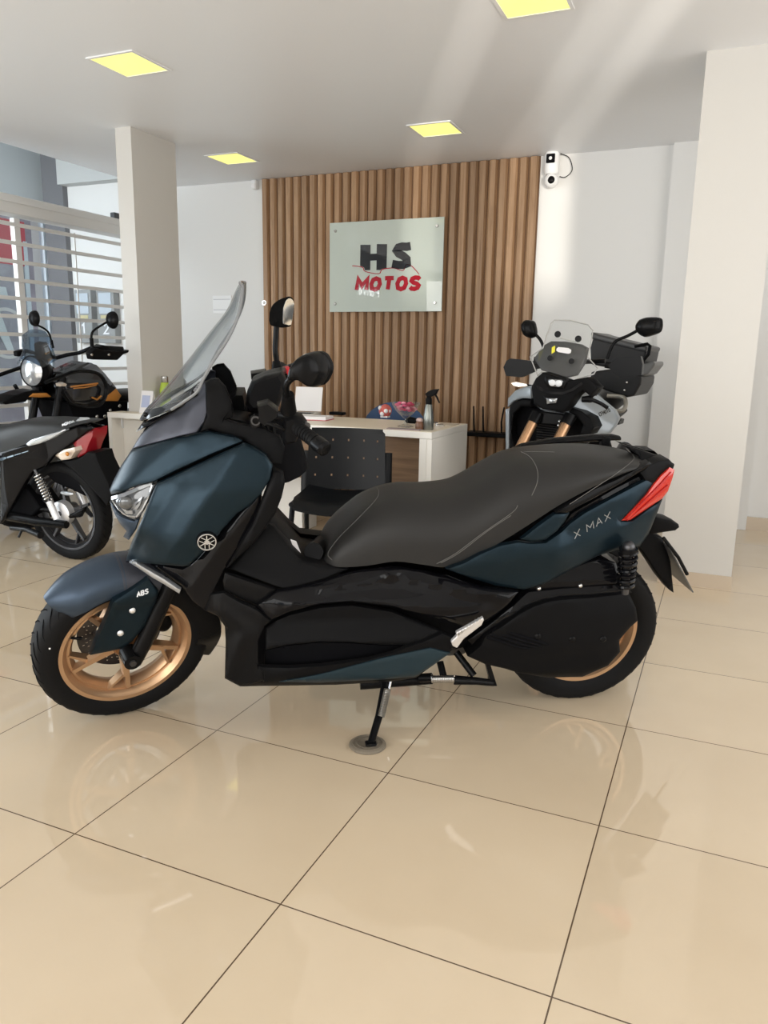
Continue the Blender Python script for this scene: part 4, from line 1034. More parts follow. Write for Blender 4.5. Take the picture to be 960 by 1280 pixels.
# dark band along the screen's foot
rs = [[p + Vector((-.0015, 0, .001)) for p in r] for r in front[:6]]
G().rings([r + [p + Vector((.002, 0, -.001)) for p in r[::-1]] for r in rs]).build('screen_foot_band', mat('band_smoke', (.012, .013, .016), .08), ws, smooth=50)
for q in ((184, 519), (243, 492)): p = S(*q, -.10 if q[0] < 200 else -.16); G().ball(p + Vector((-.004, -.004, .003)), .007, 8, 6).build('screen_bolt', M_gloss, ws)
panel('screen_lip', [(170, 540), (176, 531), (186, 526), (230, 503), (246, 491), (247, 494), (228, 508), (200, 524), (180, 535)], M_gloss, off=.008, step=4, er=1.5, edge=.003)

# ---- cockpit
panel('cockpit_side', [(256, 478), (263, 474), (272, 473), (282, 484), (290, 505), (291, 521), (280, 524), (300, 530), (330, 535), (350, 545), (356, 560), (352, 580), (340, 580), (320, 560), (304, 550), (262, 536), (250, 540), (258, 520)], M_plastic, lat=lambda x, z: interp(z, [.8, .9, .97, 1.1], [.21, .18, .155, .14]), off=.0)
G().dome([S(px, py, .02) for px, py in ((262, 500), (272, 476), (285, 490), (292, 512), (312, 515), (322, 520), (318, 540), (280, 545), (258, 530))], (0, -.12, 0), 4, .8).build('dash_lower', M_plastic, scoot)
G().dome([S(px, py, .16) for px, py in ((288, 491), (296, 484), (306, 484), (308, 492), (310, 515), (290, 515))], (0, -.10, 0), 4, .8).build('dash_far_pod', M_plastic, scoot)
# instrument binnacle / handlebar cover seen side on
G().dome([S(*c5(*q), -.02) for q in ((318, 790), (330, 720), (360, 650), (440, 612), (540, 590), (565, 640), (540, 760), (520, 810), (430, 830), (350, 830))], (0, -.07, .01), 5, .75).build('handlebar_cover', M_plastic, scoot)
G().dome([S(*c5(*q), -.02) for q in ((318, 790), (330, 720), (360, 650), (440, 612), (540, 590), (565, 640), (540, 760), (520, 810), (430, 830), (350, 830))], (0, .12, .0), 5, .75).build('binnacle', M_plastic, scoot)
on = lambda q, lat: S(*c5(*q), lat)
# handlebar tubes and grips
hb = G().tube([on((690, 930), -.26), on((590, 880), -.20), on((470, 850), -.08), on((460, 700), .08), on((520, 600), .22), on((560, 590), .30)], .012, 12).build('handlebar', M_darksteel, scoot)
gpts = [on((620, 925), -.25), on((680, 968), -.29), on((745, 1020), -.34)]
G().tube(gpts, [.020, .0185, .0185], 18).build('left_grip', M_tyre, scoot)
G().tube([on((745, 1020), -.34), on((758, 1032), -.347), on((795, 1060), -.372), on((803, 1066), -.376)], [.020, .0215, .0205, .014], 16).build('bar_end', M_satin, scoot)
gd = G()
d_ = (gpts[2] - gpts[0])
for k in range(7): c_ = gpts[0] + d_ * (.1 + .12 * k); gd.tube([c_, c_ + d_.normalized() * .003], .0192, 16)
gd.build('grip_band', M_tyre, scoot)
G().dome([on(q, -.22) for q in ((545, 850), (600, 832), (660, 850), (690, 890), (690, 930), (640, 960), (620, 1010), (560, 1022), (540, 1000), (545, 920))], (0, -.05, .0), 5, .7).build('switch_cluster', M_plastic, scoot)
G().dome([on(q, -.20) for q in ((390, 775), (455, 760), (520, 810), (515, 850), (440, 905), (400, 880))], (0, -.055, .0), 4, .85).build('brake_reservoir', M_satin, scoot)
G().dome([on(q, -.17) for q in ((345, 870), (380, 845), (412, 860), (415, 910), (380, 935), (348, 915))], (0, -.03, .0), 4, .8).build('ignition_lock', M_satin, scoot)
kt = G().lathe([(.011, 0), (.013, -.004), (.013, -.008), (.009, -.008)], 18, Matrix.Translation(on((382, 890), -.205)), closed=True).build('lock_ring', M_darksteel, scoot)
G().tube(smoothline([on((640, 955), -.23), on((590, 960), -.25), on((520, 930), -.26), on((450, 905), -.25)], 4), [.006] * 13, 8).build('brake_lever', M_satin, scoot)
G().dome([on(q, .22) for q in ((352, 592), (440, 578), (456, 606), (400, 640), (368, 655), (355, 630))], (0, -.05, 0), 4, .85).build('far_brake_reservoir', M_satin, scoot)
G().dome([on(q, .30) for q in ((545, 570), (575, 562), (602, 590), (598, 615), (575, 615))], (0, -.03, 0), 4, .8).build('engine_stop_switch', M_redswitch, scoot)
G().dome([on(q, .32) for q in ((490, 590), (560, 570), (620, 550), (640, 600), (590, 680), (520, 660))], (0, .06, 0), 4, .8).build('far_switch_cluster', M_plastic, scoot)
G().tube([on((590, 610), .33), on((560, 590), .40), on((530, 570), .46)], [.018, .018, .019], 14).build('right_grip', M_tyre, scoot)
# cables hanging between bar and body
for k in range(3):
    G().tube(smoothline([on((430 + 30 * k, 905), -.12), on((430 + 35 * k, 1000), -.15), on((505 + 12 * k, 1060), -.14), on((525, 1130), -.12)], 5), .0055, 8).build('cable', M_satin, scoot)
# black bellows-like inner column under the bar
G().tube([on((470, 880), -.05), on((470, 1010), -.04), on((500, 1180), -.02)], [.07, .09, .10], 16).build('steering_column', M_dark, scoot)
# mirrors
def mirror(outline, lat, back, fwd, name, glass_to=None):
    P_ = [on(q, lat) for q in outline]; P_ = smoothline(P_ + [P_[0]], 2)[:-1]
    g = G().dome(P_, back, 7, .5, 2.6); g.dome(P_, fwd, 3, .9, 2.0); return g.build(name, M_satin, scoot, smooth=60), P_
mh, mp_ = mirror(((619, 605), (628, 560), (652, 522), (700, 484), (760, 476), (790, 505), (812, 552), (816, 590), (798, 640), (770, 682), (735, 670), (692, 640), (650, 640), (622, 632)), -.36, (-.03, -.055, .0), (.02, .02, 0), 'left_mirror')
cc = sum(mp_, Vector()) / len(mp_)
G().prism([cc + (p - cc) * .8 + Vector((.019, .020, 0)) for p in mp_], (.002, .002, 0)).build('mirror_glass', M_mirror, mh, smooth=0)
G().tube(smoothline([on((632, 622), -.36), on((585, 650), -.345), on((565, 690), -.325), on((572, 740), -.30)], 5), [.0085] * 16, 10).build('left_mirror_stem', M_satin, scoot)
G().tube([on((578, 735), -.29), on((578, 830), -.25)], [.015, .022], 14).build('left_mirror_boot', M_plastic, scoot)
g = G(); gl_ = smoothline([on(q, .33) for q in ((541, 215), (556, 170), (575, 148), (598, 152), (613, 185), (607, 250), (592, 326), (560, 324), (540, 318), (539, 270), (541, 215))], 2)[:-1]
mr2 = g.dome(gl_, (-.050, -.0, -.012), 7, .5, 2.0).build('right_mirror', M_satin, scoot, smooth=60)
cc = sum(gl_, Vector()) / len(gl_)
G().prism([cc + (p - cc) * .88 + Vector((.0015, -.0025, 0)) for p in gl_], (.001, -.001, 0)).build('mirror_glass', M_mirror, mr2, smooth=0)
G().tube(smoothline([on((510, 300), .34), on((506, 340), .34), on((500, 430), .335), on((500, 480), .33), on((510, 550), .33), on((512, 590), .32)], 4), [.0095] * 21, 10).build('right_mirror_stem', M_satin, scoot)
G().tube([on((505, 535), .33), on((512, 596), .32)], [.013, .020], 14).build('right_mirror_boot', M_plastic, scoot)

# ---- passenger footrest (folded, bare metal)
e6 = lambda x, y: (420 + x / 4, 740 + y / 4)
g = G().prism([S(*e6(*q), -.25) for q in ((575, 250), (604, 222), (600, 206), (720, 140), (736, 128), (741, 142), (728, 168), (640, 235), (606, 282), (584, 272))], (0, .014, .002))
pg = g.build('passenger_footrest', M_alu, scoot, smooth=0, bevel=.003)
g = G()
for k in range(8):
    q = (612 + 15 * k, 203 - 9.2 * k); g.box(S(*e6(q[0], q[1]), -.243), (.007, .014, .009))
g.build('footrest_teeth', M_alu, pg, smooth=0)
G().ball(S(*e6(588, 262), -.235), .014).build('footrest_pivot', M_satin, scoot)
# side stand, its spring, its foot
p2 = SF.I @ W3(463.5, 930, 2, .021); p0 = S(*e6(250, 440), -.13); p1 = S(*e6(215, 620), (p2.y - .13) / 2 * -1 * -1)
ss = G().tube([p0, p1, p2 + Vector((0, 0, .002))], [.013, .0125, .0115], 12).build('side_stand', M_satin, scoot)
hel = []; a, b = S(*e6(258, 484), p1.y + .01), S(*e6(226, 622), p1.y - .03); d = b - a; ax = d.normalized(); n1 = ax.cross(Vector((0, 1, 0))).normalized(); n2 = ax.cross(n1)
for k in range(220): t = k / 219; hel.append(a + d * t + (n1 * math.cos(t * 2 * PI * 18) + n2 * math.sin(t * 2 * PI * 18)) * .0095)
G().tube(hel, .0022, 6).build('stand_spring', mat('spring_grey', (.26, .25, .23), .35, .8), ss)
G().tube([S(*e6(276, 432), -.145), S(*e6(264, 486), -.155)], .0045, 8).build('spring_hook', M_chrome, ss)
G().box(p2 + Vector((0, 0, .002)), (.034, .026, .008)).build('stand_foot', M_satin, ss, bevel=.004)
# centre stand, folded up under the engine, with its spring
cs = G().tube([S(*e6(420, 430), -.10), S(*e6(480, 428), -.12)], .014, 10)
cs.tube([S(*e6(590, 440), -.13), S(*e6(700, 445), -.15), S(*e6(790, 455), -.17)], [.016, .013, .011], 10)
cs.prism([S(*e6(*q), -.17) for q in ((745, 345), (765, 340), (806, 470), (770, 470), (770, 440))], (0, .03, 0))
cs.tube([S(*e6(690, 418), -.13), S(*e6(600, 300), -.08)], .012, 10); cs.tube([S(*e6(540, 430), -.12), S(*e6(520, 350), -.08)], .012, 10)
cst = cs.build('centre_stand', M_satin, scoot)
hel = []; a, b = S(*e6(478, 436), -.13), S(*e6(592, 434), -.14); d = b - a; ax = d.normalized(); n1 = ax.cross(Vector((0, 1, 0))).normalized(); n2 = ax.cross(n1)
for k in range(200): t = k / 199; hel.append(a + d * t + (n1 * math.cos(t * 2 * PI * 16) + n2 * math.sin(t * 2 * PI * 16)) * .0105)
G().tube(hel, .0025, 6).build('stand_spring', M_steel, cst)
G().tube([S(450, 855, -.05), S(540, 848, -.05)], .02, 10).build('stand_pivot', M_satin, scoot)
# the pad under the side stand
pw = SF.M @ p2; pw.z = 0
pdm = W3(459.5, 931, 2, .004)
t = thing('stand_pad', 'round worn grey pad on the floor under the scooter side stand', 'stand pad', (pdm.x, pdm.y, 0))
G().lathe([(0, 0), (.054, 0), (.057, .003), (.056, .008), (.052, .011), (.03, .010), (0, .010)], 44, Matrix.Rotation(R(90), 4, 'X')).build('pad', M_puck, t)
gg = G()
for r_ in (.030, .044): gg.lathe([(r_, .0095), (r_, .0125), (r_ + .003, .0125), (r_ + .003, .0095)], 40, Matrix.Rotation(R(90), 4, 'X'), closed=True)
gg.build('raised_ring', M_puck, t)

# ================================================================== grey adventure motorcycle, facing the camera at the right
def basis(o, fwd, lean):
    """frame of a motorcycle: x rearwards, y to its right, z up, leaning to its left"""
    ex = -Vector(fwd).normalized(); ey0 = Vector((0, 0, 1)).cross(ex)
    ey = ey0 * math.cos(lean) + Vector((0, 0, 1)) * math.sin(lean); ez = -ey0 * math.sin(lean) + Vector((0, 0, 1)) * math.cos(lean)
    return Frame(o, ex, ey, ez)
class Turned(Frame):
    """same space with axes renamed so that the camera-facing axis is y"""
    pass
AX0 = Vector((-.19, 2.72, 0)); _b = Vector((.10, .995, 0)).normalized(); _rx = Vector((_b.y, -_b.x, 0)); _l = R(8)
_az = Vector((0, 0, 1)) * math.cos(_l) + _rx * math.sin(_l); _ax = _rx * math.cos(_l) - Vector((0, 0, 1)) * math.sin(_l)
AF = Frame(AX0, _ax, _b, _az)                # x to photo right (the bike's left), y to its tail, z up
adv = thing('adventure_motorcycle', 'grey adventure motorcycle with luggage cases facing forward by the right pillar', 'motorcycle', M=AF.M)
AB = []
def f7(x, y): return (610 + x * .22917, 380 + y * .22917)
def apanel(name, pts, mt, along, th=.02, off=0, crease=(), step=4, er=2.5, edge=.006, parent=None):
    fn = along if callable(along) else (lambda x, z: along)
    return panel(name, [f7(*p) for p in pts], mt, lat=lambda x, z: -fn(x, z), off=off, th=th, mirror=False, parent=parent or adv, frame=AF, step=step, er=er, edge=edge, creases=crease, keep=AB)[0]
def A(q, along): return AF.see(*f7(*q), 1, along)
bow = lambda x, z: .10 + 1.6 * (x - .0) ** 2 + .35 * (z - 1.1)
# headlight beak
bk = apanel('headlight_mask', [(262, 405), (300, 372), (440, 418), (545, 398), (600, 455), (560, 505), (520, 470), (480, 500), (440, 560), (410, 590), (300, 575), (250, 545), (238, 450)], M_plastic, lambda x, z: -.02 + 1.2 * (x - .0) ** 2 + (.10 if z < .9 else 0) * 0, th=.12)
apanel('upper_headlight', [(310, 398), (425, 405), (432, 425), (412, 465), (330, 457), (308, 430)], M_satin, -.032, th=.03, parent=bk)
apanel('upper_lens', [(330, 408), (405, 412), (415, 430), (395, 456), (340, 450), (328, 430)], M_lens, -.036, th=.01, parent=bk)
g = G()
for q in ((350, 430), (385, 433)): g.ball(A(q, -.04), (.018, .008, .016))
g.build('led_pod', M_whiteletter, bk)
apanel('lower_headlight', [(303, 503), (388, 508), (378, 545), (320, 553)], M_satin, -.026, th=.03, parent=bk)
apanel('lower_lens', [(315, 512), (378, 516), (370, 540), (322, 545)], M_lens, -.031, th=.01, parent=bk)
g = G().ribbon([A(q, -.03 + .02 * abs(q[0] - 370) / 100) for q in ((268, 440), (300, 470), (350, 486), (410, 488), (460, 470), (515, 432))], .014, (0, -1, .2), .006); g.build('gloss_trim', M_gloss, bk, smooth=0)
# fairings
_k = len(AB)
fr_ = apanel('left_fairing', [(470, 495), (520, 465), (548, 460), (585, 495), (690, 580), (712, 625), (690, 670), (660, 706), (560, 712), (580, 675), (562, 622), (512, 582), (455, 560)], M_cfgrey, lambda x, z: .10 + 1.0 * max(0, x - .05), th=.05, crease=[(f7(500, 520), f7(650, 640), -.02, 12)])
FB = AB[_k]
apanel('right_fairing', [(238, 445), (236, 515), (185, 513), (140, 530), (108, 562), (110, 515), (150, 472), (200, 452)], M_cfgrey, lambda x, z: .10 + .5 * max(0, -x - .1), th=.20)
apanel('right_side_fairing', [(95, 575), (120, 568), (118, 800), (97, 800)], M_cfgrey, .22, th=.25)
apanel('intake_shroud', [(455, 562), (512, 585), (560, 622), (578, 675), (556, 715), (500, 715), (520, 660), (480, 610), (440, 590)], M_plastic, .12, th=.20)
apanel('right_intake_shroud', [(118, 565), (150, 530), (190, 516), (238, 520), (236, 560), (180, 560), (140, 600), (125, 700), (150, 790), (120, 800)], M_plastic, .16, th=.20)
apanel('radiator', [(150, 600), (200, 550), (300, 580), (420, 590), (500, 620), (530, 700), (520, 800), (150, 820)], M_dark, .24, th=.06)
g = G()
for k in range(9): g.tube([A((265, 640 + 14 * k), .22), A((390, 660 + 12 * k), .22)], .003, 5)
g.build('radiator_fin', M_darksteel, adv)
# yokes, forks, wheel
G().prism([A(q, .14) for q in ((215, 600), (300, 585), (420, 600), (450, 625), (430, 665), (240, 655))], (0, .06, 0)).build('fork_yoke', M_satin, adv, bevel=.008)
for q, k in ((392, 640), 0), ((386, 662), 1): G().ball(A(q, .13), .009, 8, 6).build('yoke_bolt', M_steel, adv)
for a, b in (((248, 640), (172, 790)), ((428, 650), (352, 800))):
    p0 = A(a, .12); p1 = A(b, .06); d = p1 - p0; G().tube([p0 - d * .3, p0 + d * .05], .034, 14).build('fork_sleeve', M_satin, adv); G().tube([p0, p0 + d * 3.0], .027, 14).build('fork_tube', M_goldfork, adv)
MWA = Matrix.Translation((-.005, -.28, .325)) @ Matrix.Rotation(R(90), 4, 'Z')
wheel(adv, MWA, .325, .11, .245, True, M_darksteel)
wheel(adv, Matrix.Translation((-.005, 1.22, .325)) @ Matrix.Rotation(R(90), 4, 'Z'), .325, .15, .225, False, M_darksteel)
def afender(y0, a0, a1, rr, wd):
    rs = []
    for i in range(15):
        a = R(a0 + (a1 - a0) * i / 14); rs.append([Vector((x, y0 - math.cos(a) * (rr + dz), .325 + math.sin(a) * (rr + dz))) for x, dz in ((-wd, -.03), (-wd * .8, .0), (0, .014), (wd * .8, 0), (wd, -.03), (wd * .95, -.034), (0, .006), (-wd * .95, -.034))])
    return G().rings(rs).build('mudguard', M_plastic, adv)
afender(-.28, 20, 140, .345, .075); afender(1.22, 60, 160, .36, .09)
# tank, seat, frame, engine, swingarm
rs = []
for y, w_, z0, z1 in ((.26, .10, .78, .96), (.36, .19, .70, 1.03), (.55, .21, .68, 1.05), (.72, .15, .70, .96), (.82, .11, .74, .88)):
    rs.append([Vector((w_ * math.cos(a), y, (z0 + z1) / 2 + (z1 - z0) / 2 * math.sin(a))) for a in [2 * PI * k / 20 for k in range(20)]])
G().rings(rs).build('fuel_tank', M_cfgrey, adv)
rs = [[Vector((w_ * math.cos(a), y, z + .05 * math.sin(a))) for a in [2 * PI * k / 16 for k in range(16)]] for y, w_, z in ((.72, .09, .87), (.85, .13, .86), (1.05, .14, .89), (1.3, .14, .93), (1.45, .10, .95))]
G().rings(rs).build('seat', M_seat, adv)
G().box((0, .48, .48), (.32, .5, .36)).build('engine', M_darksteel, adv, bevel=.03)
G().box((0, .3, .30), (.28, .3, .05)).build('skid_plate', M_alu, adv, bevel=.01)
for s_ in (-1, 1):
    G().tube([(s_ * .09, .72, .40), (s_ * .10, 1.22, .325)], .03, 10).build('swingarm', M_satin, adv)
    G().tube([(s_ * .12, .5, .72), (s_ * .12, 1.4, .86)], .016, 8).build('subframe_rail', M_satin, adv)
G().tube([(.12, .55, .28), (.16, .9, .34), (.19, 1.35, .62)], [.03, .05, .055], 14).build('muffler', M_darksteel, adv)
# windscreen, instrument plate, stickers
sc_ = apanel('instrument_panel', [(300, 228), (345, 203), (420, 205), (505, 220), (540, 240), (525, 320), (480, 390), (430, 402), (292, 362), (252, 296)], mat('dash_grey', (.06, .06, .06), .4), lambda x, z: bow(x, z) + .02, th=.04)
for a in ((380, 165), (492, 190)): G().tube([A(a, bow(0, 1.28) + .005), A(a, bow(0, 1.28) + .03)], .017, 14).build('screen_screw', M_satin, adv)
for a in ((338, 295), (455, 312)): G().tube([A(a, bow(0, 1.18) - .002), A(a, bow(0, 1.18) + .02)], .014, 14).build('screen_screw', M_satin, adv)
G().tube([A((395, 185), bow(0, 1.28) + .01), A((480, 210), bow(0, 1.28) + .01)], .004, 6).build('screen_brace', M_alu, adv)
wpts = [(320, 170), (345, 105), (362, 88), (450, 90), (545, 113), (572, 145), (560, 220), (545, 290), (597, 350), (578, 382), (480, 412), (438, 428), (400, 402), (290, 372), (272, 392), (230, 288), (300, 240)]
wsn = apanel('windscreen', wpts, M_clear, bow, th=.004, step=6, er=2, edge=.001)
P_ = [AF.see(*f7(*q), 1, bow(AF.see(*f7(*q), 1, .12).x, AF.see(*f7(*q), 1, .12).z)) for q in wpts]
G().tube(P_ + [P_[0]], .0035, 6).build('screen_edge', mat('edge_pale', (.45, .44, .42), .2), wsn)
def sticker(pts, mt, name, d=.004):
    P_ = [hit(*f7(*q), d, AB, AF)[0] for q in pts]; g = G().prism(P_, (0, -.001, 0)); return g.build(name, mt, wsn, smooth=0)
sticker([(375, 245), (385, 236), (440, 242), (455, 252), (452, 268), (440, 273), (385, 264), (374, 256)], M_paper, 'white_sticker')
sticker([(350, 238), (368, 228), (366, 262), (348, 274)], M_yellowtag, 'yellow_sticker')
lettering('CFMOTO', f7(386, 259), f7(443, 266), 2.6, .0035, M_redletter, 'sticker_lettering', adv, 0, .3, AB, AF)
lettering('CFMOTO', f7(610, 612), f7(668, 586), 4.4, .0028, M_letter, 'fairing_lettering', adv, .1, .3, [FB], AF)
# bars, handguards, mirrors
G().tube([A((250, 300), .30), A((420, 320), .36), A((640, 310), .34)], .013, 10).build('handlebar', M_satin, adv)
G().dome([A(q, .22) for q in ((84, 345), (100, 310), (122, 297), (172, 302), (250, 312), (250, 368), (180, 400), (98, 392))], (0, .10, 0), 5, .8).build('right_handguard', M_satin, adv, smooth=25)
G().dome([A(q, .22) for q in ((655, 335), (702, 292), (832, 284), (842, 330), (835, 388), (722, 402), (680, 372))], (0, .10, 0), 5, .8).build('left_handguard', M_satin, adv, smooth=25)
for a, b, nm in (((246, 340), (310, 330), 'right_grip'), ((640, 330), (720, 345), 'left_grip')): G().tube([A(a, .30), A(b, .31)], .018, 12).build(nm, M_tyre, adv)
for out, stem in ((((184, 112), (205, 88), (250, 92), (264, 120), (268, 168), (240, 187), (205, 176), (188, 150)), ((258, 165), (285, 195), (305, 240), (330, 310))), (((826, 86), (870, 72), (940, 75), (954, 100), (946, 150), (900, 172), (852, 180), (812, 152), (805, 118)), ((815, 145), (760, 175), (690, 210), (650, 300)))):
    P_ = smoothline([A(q, .33) for q in out + (out[0],)], 3)[:-1]
    mh = G().dome(P_, (0, -.05, 0), 6, .4).dome(P_, (0, .015, 0), 3, .85).build('mirror', M_satin, adv, smooth=60)
    cc = sum(P_, Vector()) / len(P_); G().prism([cc + (p - cc) * .85 + Vector((0, .0145, 0)) for p in P_], (0, .002, 0)).build('mirror_glass', M_mirror, mh, smooth=0)
    G().tube(smoothline([A(q, .33) for q in stem], 4), .0085, 10).build('mirror_stem', M_satin, adv)
# turn signals, crash bars
G().dome([A(q, .20) for q in ((126, 432), (150, 425), (205, 436), (216, 446), (168, 452), (140, 446))], (0, .04, 0), 4, .7).build('right_turn_signal', M_amberlens, adv)
G().tube([A((215, 445), .22), A((245, 450), .20)], .008, 8).build('signal_stalk', M_satin, adv)
G().tube(smoothline([A((515, 520), .05), A((560, 522), .05), (A((610, 540), .08)), A((650, 565), .12)], 4), [.016] * 5 + [.010] * 8, 10).build('left_turn_signal', M_satin, adv)
G().tube([A((545, 408), .15), A((600, 470), .12), A((560, 508), .10), A((520, 515), .15)], .011, 10).build('crash_bar', M_satin, adv)
G().tube(smoothline([A((650, 500), .9), A((735, 508), .9), A((752, 545), .85), A((735, 580), .8), (A((690, 585), .8))], 4), .013, 10).build('pannier_rack', mat('rack_pale', (.42, .40, .36), .35, .5), adv)
G().box(A((715, 640), .7), (.03, .12, .03)).build('footrest', M_satin, adv, bevel=.005)
# cases
def case(pts, a0, dep, name, mt):
    P_ = [A(q, a0) for q in pts]; return G().prism(P_, (0, dep, 0)).build(name, mt, adv, smooth=0, bevel=.012)
cs_ = case([(556, 240), (575, 172), (800, 225), (868, 250), (850, 335), (640, 345), (560, 330)], 1.02, .40, 'top_case', mat('case_black', (.014, .014, .015), .4, spec=.3))
case([(560, 150), (605, 165), (872, 232), (862, 262), (800, 250), (560, 190)], 1.0, .43, 'top_case_lid', mat('case_lid', (.05, .05, .052), .4))
G().tube([A((800, 232), 1.0), A((870, 218), 1.0), A((884, 228), 1.0), A((875, 275), 1.0), A((845, 310), 1.0)], .010, 8).build('case_strap', M_plastic, adv)
pn = case([(555, 425), (560, 370), (700, 350), (838, 395), (832, 440), (796, 502), (758, 510), (640, 472)], .92, .42, 'side_case', bpy.data.materials['case_black'])
case([(838, 330), (905, 310), (912, 330), (872, 382), (838, 398)], .96, .3, 'side_case_lid', mat('case_grey', (.13, .13, .13), .35))
for q in ((758, 428), (745, 470)): G().ball(A(q, .90), .007, 8, 6).build('case_rivet', M_steel, pn)
# on the far (photo-left) flank the case mirrors it, mostly behind the mask
G().box((-.36, 1.12, .74), (.20, .42, .34)).build('side_case', bpy.data.materials['case_black'], adv, bevel=.02)

# ================================================================== black adventure motorcycle at the left, side on with round headlight
HF = basis((-3.4, 2.40, 0), (0, -1, 0), R(4))
him = thing('retro_motorcycle', 'black motorcycle with round headlight and orange accents before the security grille', 'motorcycle', M=HF.M)
HB = []
def f6(x, y): return (x * .17708, 380 + y * .17708)
def Hh(q, lat): return HF.see(*f6(*q), 1, -lat)
def hpanel(name, pts, mt, lat, th=.02, mirror=True, **k): return panel(name, [f6(*p) for p in pts], mt, lat=lat if callable(lat) else (lambda x, z: lat), th=th, mirror=mirror, parent=him, frame=HF, step=4, er=2.2, edge=.006, keep=HB, **k)
hc = Hh((225, 475), .0)
MHc = Matrix.Translation(hc) @ Matrix.Rotation(R(90), 4, 'Z')     # lathe axis along x (forwards is -x)
hl_ = G().lathe([(0, .0), (.092, .0), (.10, -.01), (.10, -.05), (.06, -.12), (0, -.13)], 32, MHc).build('headlight', M_satin, him)
G().lathe([(0, .028), (.03, .026), (.07, .016), (.092, .002), (.0, .001)], 32, MHc).build('headlight_lens', mat('lens_bright', (.72, .76, .78), .12, .6, noise=(35, .6)), hl_)
G().lathe([(.092, -.002), (.096, .008), (.101, .004), (.101, -.01)], 32, MHc, closed=True).build('headlight_ring', M_satin, hl_)
# screen, wrapped round the headlight
ws_c = [(165, 392), (185, 330), (205, 270), (235, 205), (262, 178)]; ws_e = [(300, 450), (400, 395), (372, 320), (350, 240), (318, 195)]
rs = []
for (cq, eq, wv) in zip(ws_c, ws_e, (.11, .135, .135, .12, .07)):
    c_, e_ = Hh(cq, .0), Hh(eq, wv); row = [Vector((c_.x + (e_.x - c_.x) * abs(s_) ** 2, s_ * wv, c_.z + (e_.z - c_.z) * abs(s_) ** 2)) for s_ in np.linspace(-1, 1, 15)]
    rs.append(row + [p + Vector((.004, 0, 0)) for p in row[::-1]])
G().rings(rs).build('flyscreen', glass_mat('tinted_screen', (.50, .58, .66), .7), him, smooth=50)
G().prism([Hh(q, .03) for q in ((300, 285), (335, 265), (385, 380), (330, 440), (310, 410))], (0, .08, 0)).build('instrument_pod', M_dark, him, bevel=.01)
for (a, b) in (((320, 352), (348, 340)), ((340, 400), (362, 385))):
    G().tube([Hh(a, .095), Hh(b, .095)], .007, 6).build('amber_mark', M_orange, him)
hpanel('front_fender', [(15, 695), (90, 648), (180, 618), (250, 608), (330, 628), (362, 645), (350, 660), (205, 662), (180, 690), (40, 710)], M_plastic, .055, th=.11, mirror=False)
hpanel('fender_stripe', [(203, 656), (232, 630), (330, 628), (362, 655), (290, 660)], M_orange, .062, th=.02)
tk = hpanel('fuel_tank', [(455, 560), (480, 500), (540, 450), (620, 412), (680, 430), (740, 490), (800, 565), (855, 642), (830, 684), (740, 690), (650, 722), (520, 700), (470, 620)], M_himblack, lambda x, z: interp(z, [.75, .85, .95, 1.05], [.14, .17, .16, .08]), th=.10, creases=[(f6(560, 560), f6(760, 600), .015, 20)])
hpanel('tank_top_panel', [(580, 452), (645, 415), (700, 450), (760, 520), (822, 592), (770, 605), (745, 540), (700, 490), (640, 462)], mat('tank_grey', (.16, .17, .19), .25, .3), lambda x, z: interp(z, [.75, .85, .95, 1.05], [.15, .178, .17, .09]), th=.03)
hpanel('orange_side_panel', [(748, 642), (820, 596), (857, 648), (832, 686), (738, 684)], M_orange, .178, th=.03)
G().tube([Hh((500, 584), .192), Hh((600, 572), .194), Hh((690, 560), .192)], .006, 6).build('tank_stripe', M_orange, him)
G().tube([Hh((520, 596), .192), Hh((600, 590), .194), Hh((680, 572), .192)], .004, 6).build('tank_stripe', M_orange, him)
G().tube([Hh((650, 660), .182), Hh((685, 675), .182), Hh((715, 650), .182)], .006, 6).build('tank_chevron', M_orange, him)
for s_ in (1, -1):
    P_ = smoothline([Hh(q, .21) for q in ((320, 555), (430, 512), (560, 472), (690, 490), (748, 570), (742, 655), (690, 718), (570, 722), (490, 690), (440, 620))], 4)
    G().tube([Vector((p.x, p.y * s_, p.z)) for p in P_], .013, 8).build('tank_guard', M_satin, him)
for sgn in (1, -1):
    a, b = Hh((430, 560), .10), Hh((392, 800), .10); d = b - a
    G().tube([Vector((p.x, p.y * sgn, p.z)) for p in (a - d * .2, a + d * 2.4)], .026, 12).build('fork_leg', M_satin, him)
wy = 0.10
wheel(him, Matrix.Translation((-.02, 0, .335)), .335, .10, .27, True, M_darksteel)
wheel(him, Matrix.Translation((1.45, 0, .32)), .32, .12, .235, False, M_darksteel)
G().tube([Hh((400, 380), .06), Hh((470, 360), .12), Hh((560, 345), .2), Hh((640, 312), .32), Hh((700, 312), .40)], .013, 10).build('handlebar', M_satin, him)
G().tube([Hh((700, 312), .36), Hh((865, 322), .42)], .02, 12).build('left_grip', M_tyre, him)
g = G().prism([Hh(q, .40) for q in ((600, 340), (640, 305), (700, 325), (830, 330), (872, 318), (868, 338), (830, 352), (790, 392), (612, 388))], (0, -.05, 0)); g.build('left_handguard', M_plastic, him, bevel=.006)
for q in ((648, 358), (770, 358)): G().ball(Hh(q, .452), (.012, .004, .008), 8, 5).build('guard_bolt', M_steel, him)
G().dome([Hh(q, .38) for q in ((650, 300), (680, 282), (720, 290), (740, 312), (660, 318))], (0, -.05, 0), 4, .8).build('brake_reservoir', M_satin, him)
G().tube([Hh((400, 380), -.06), Hh((260, 350), -.3), Hh((180, 330), -.42)], .013, 10).build('handlebar', M_satin, him)
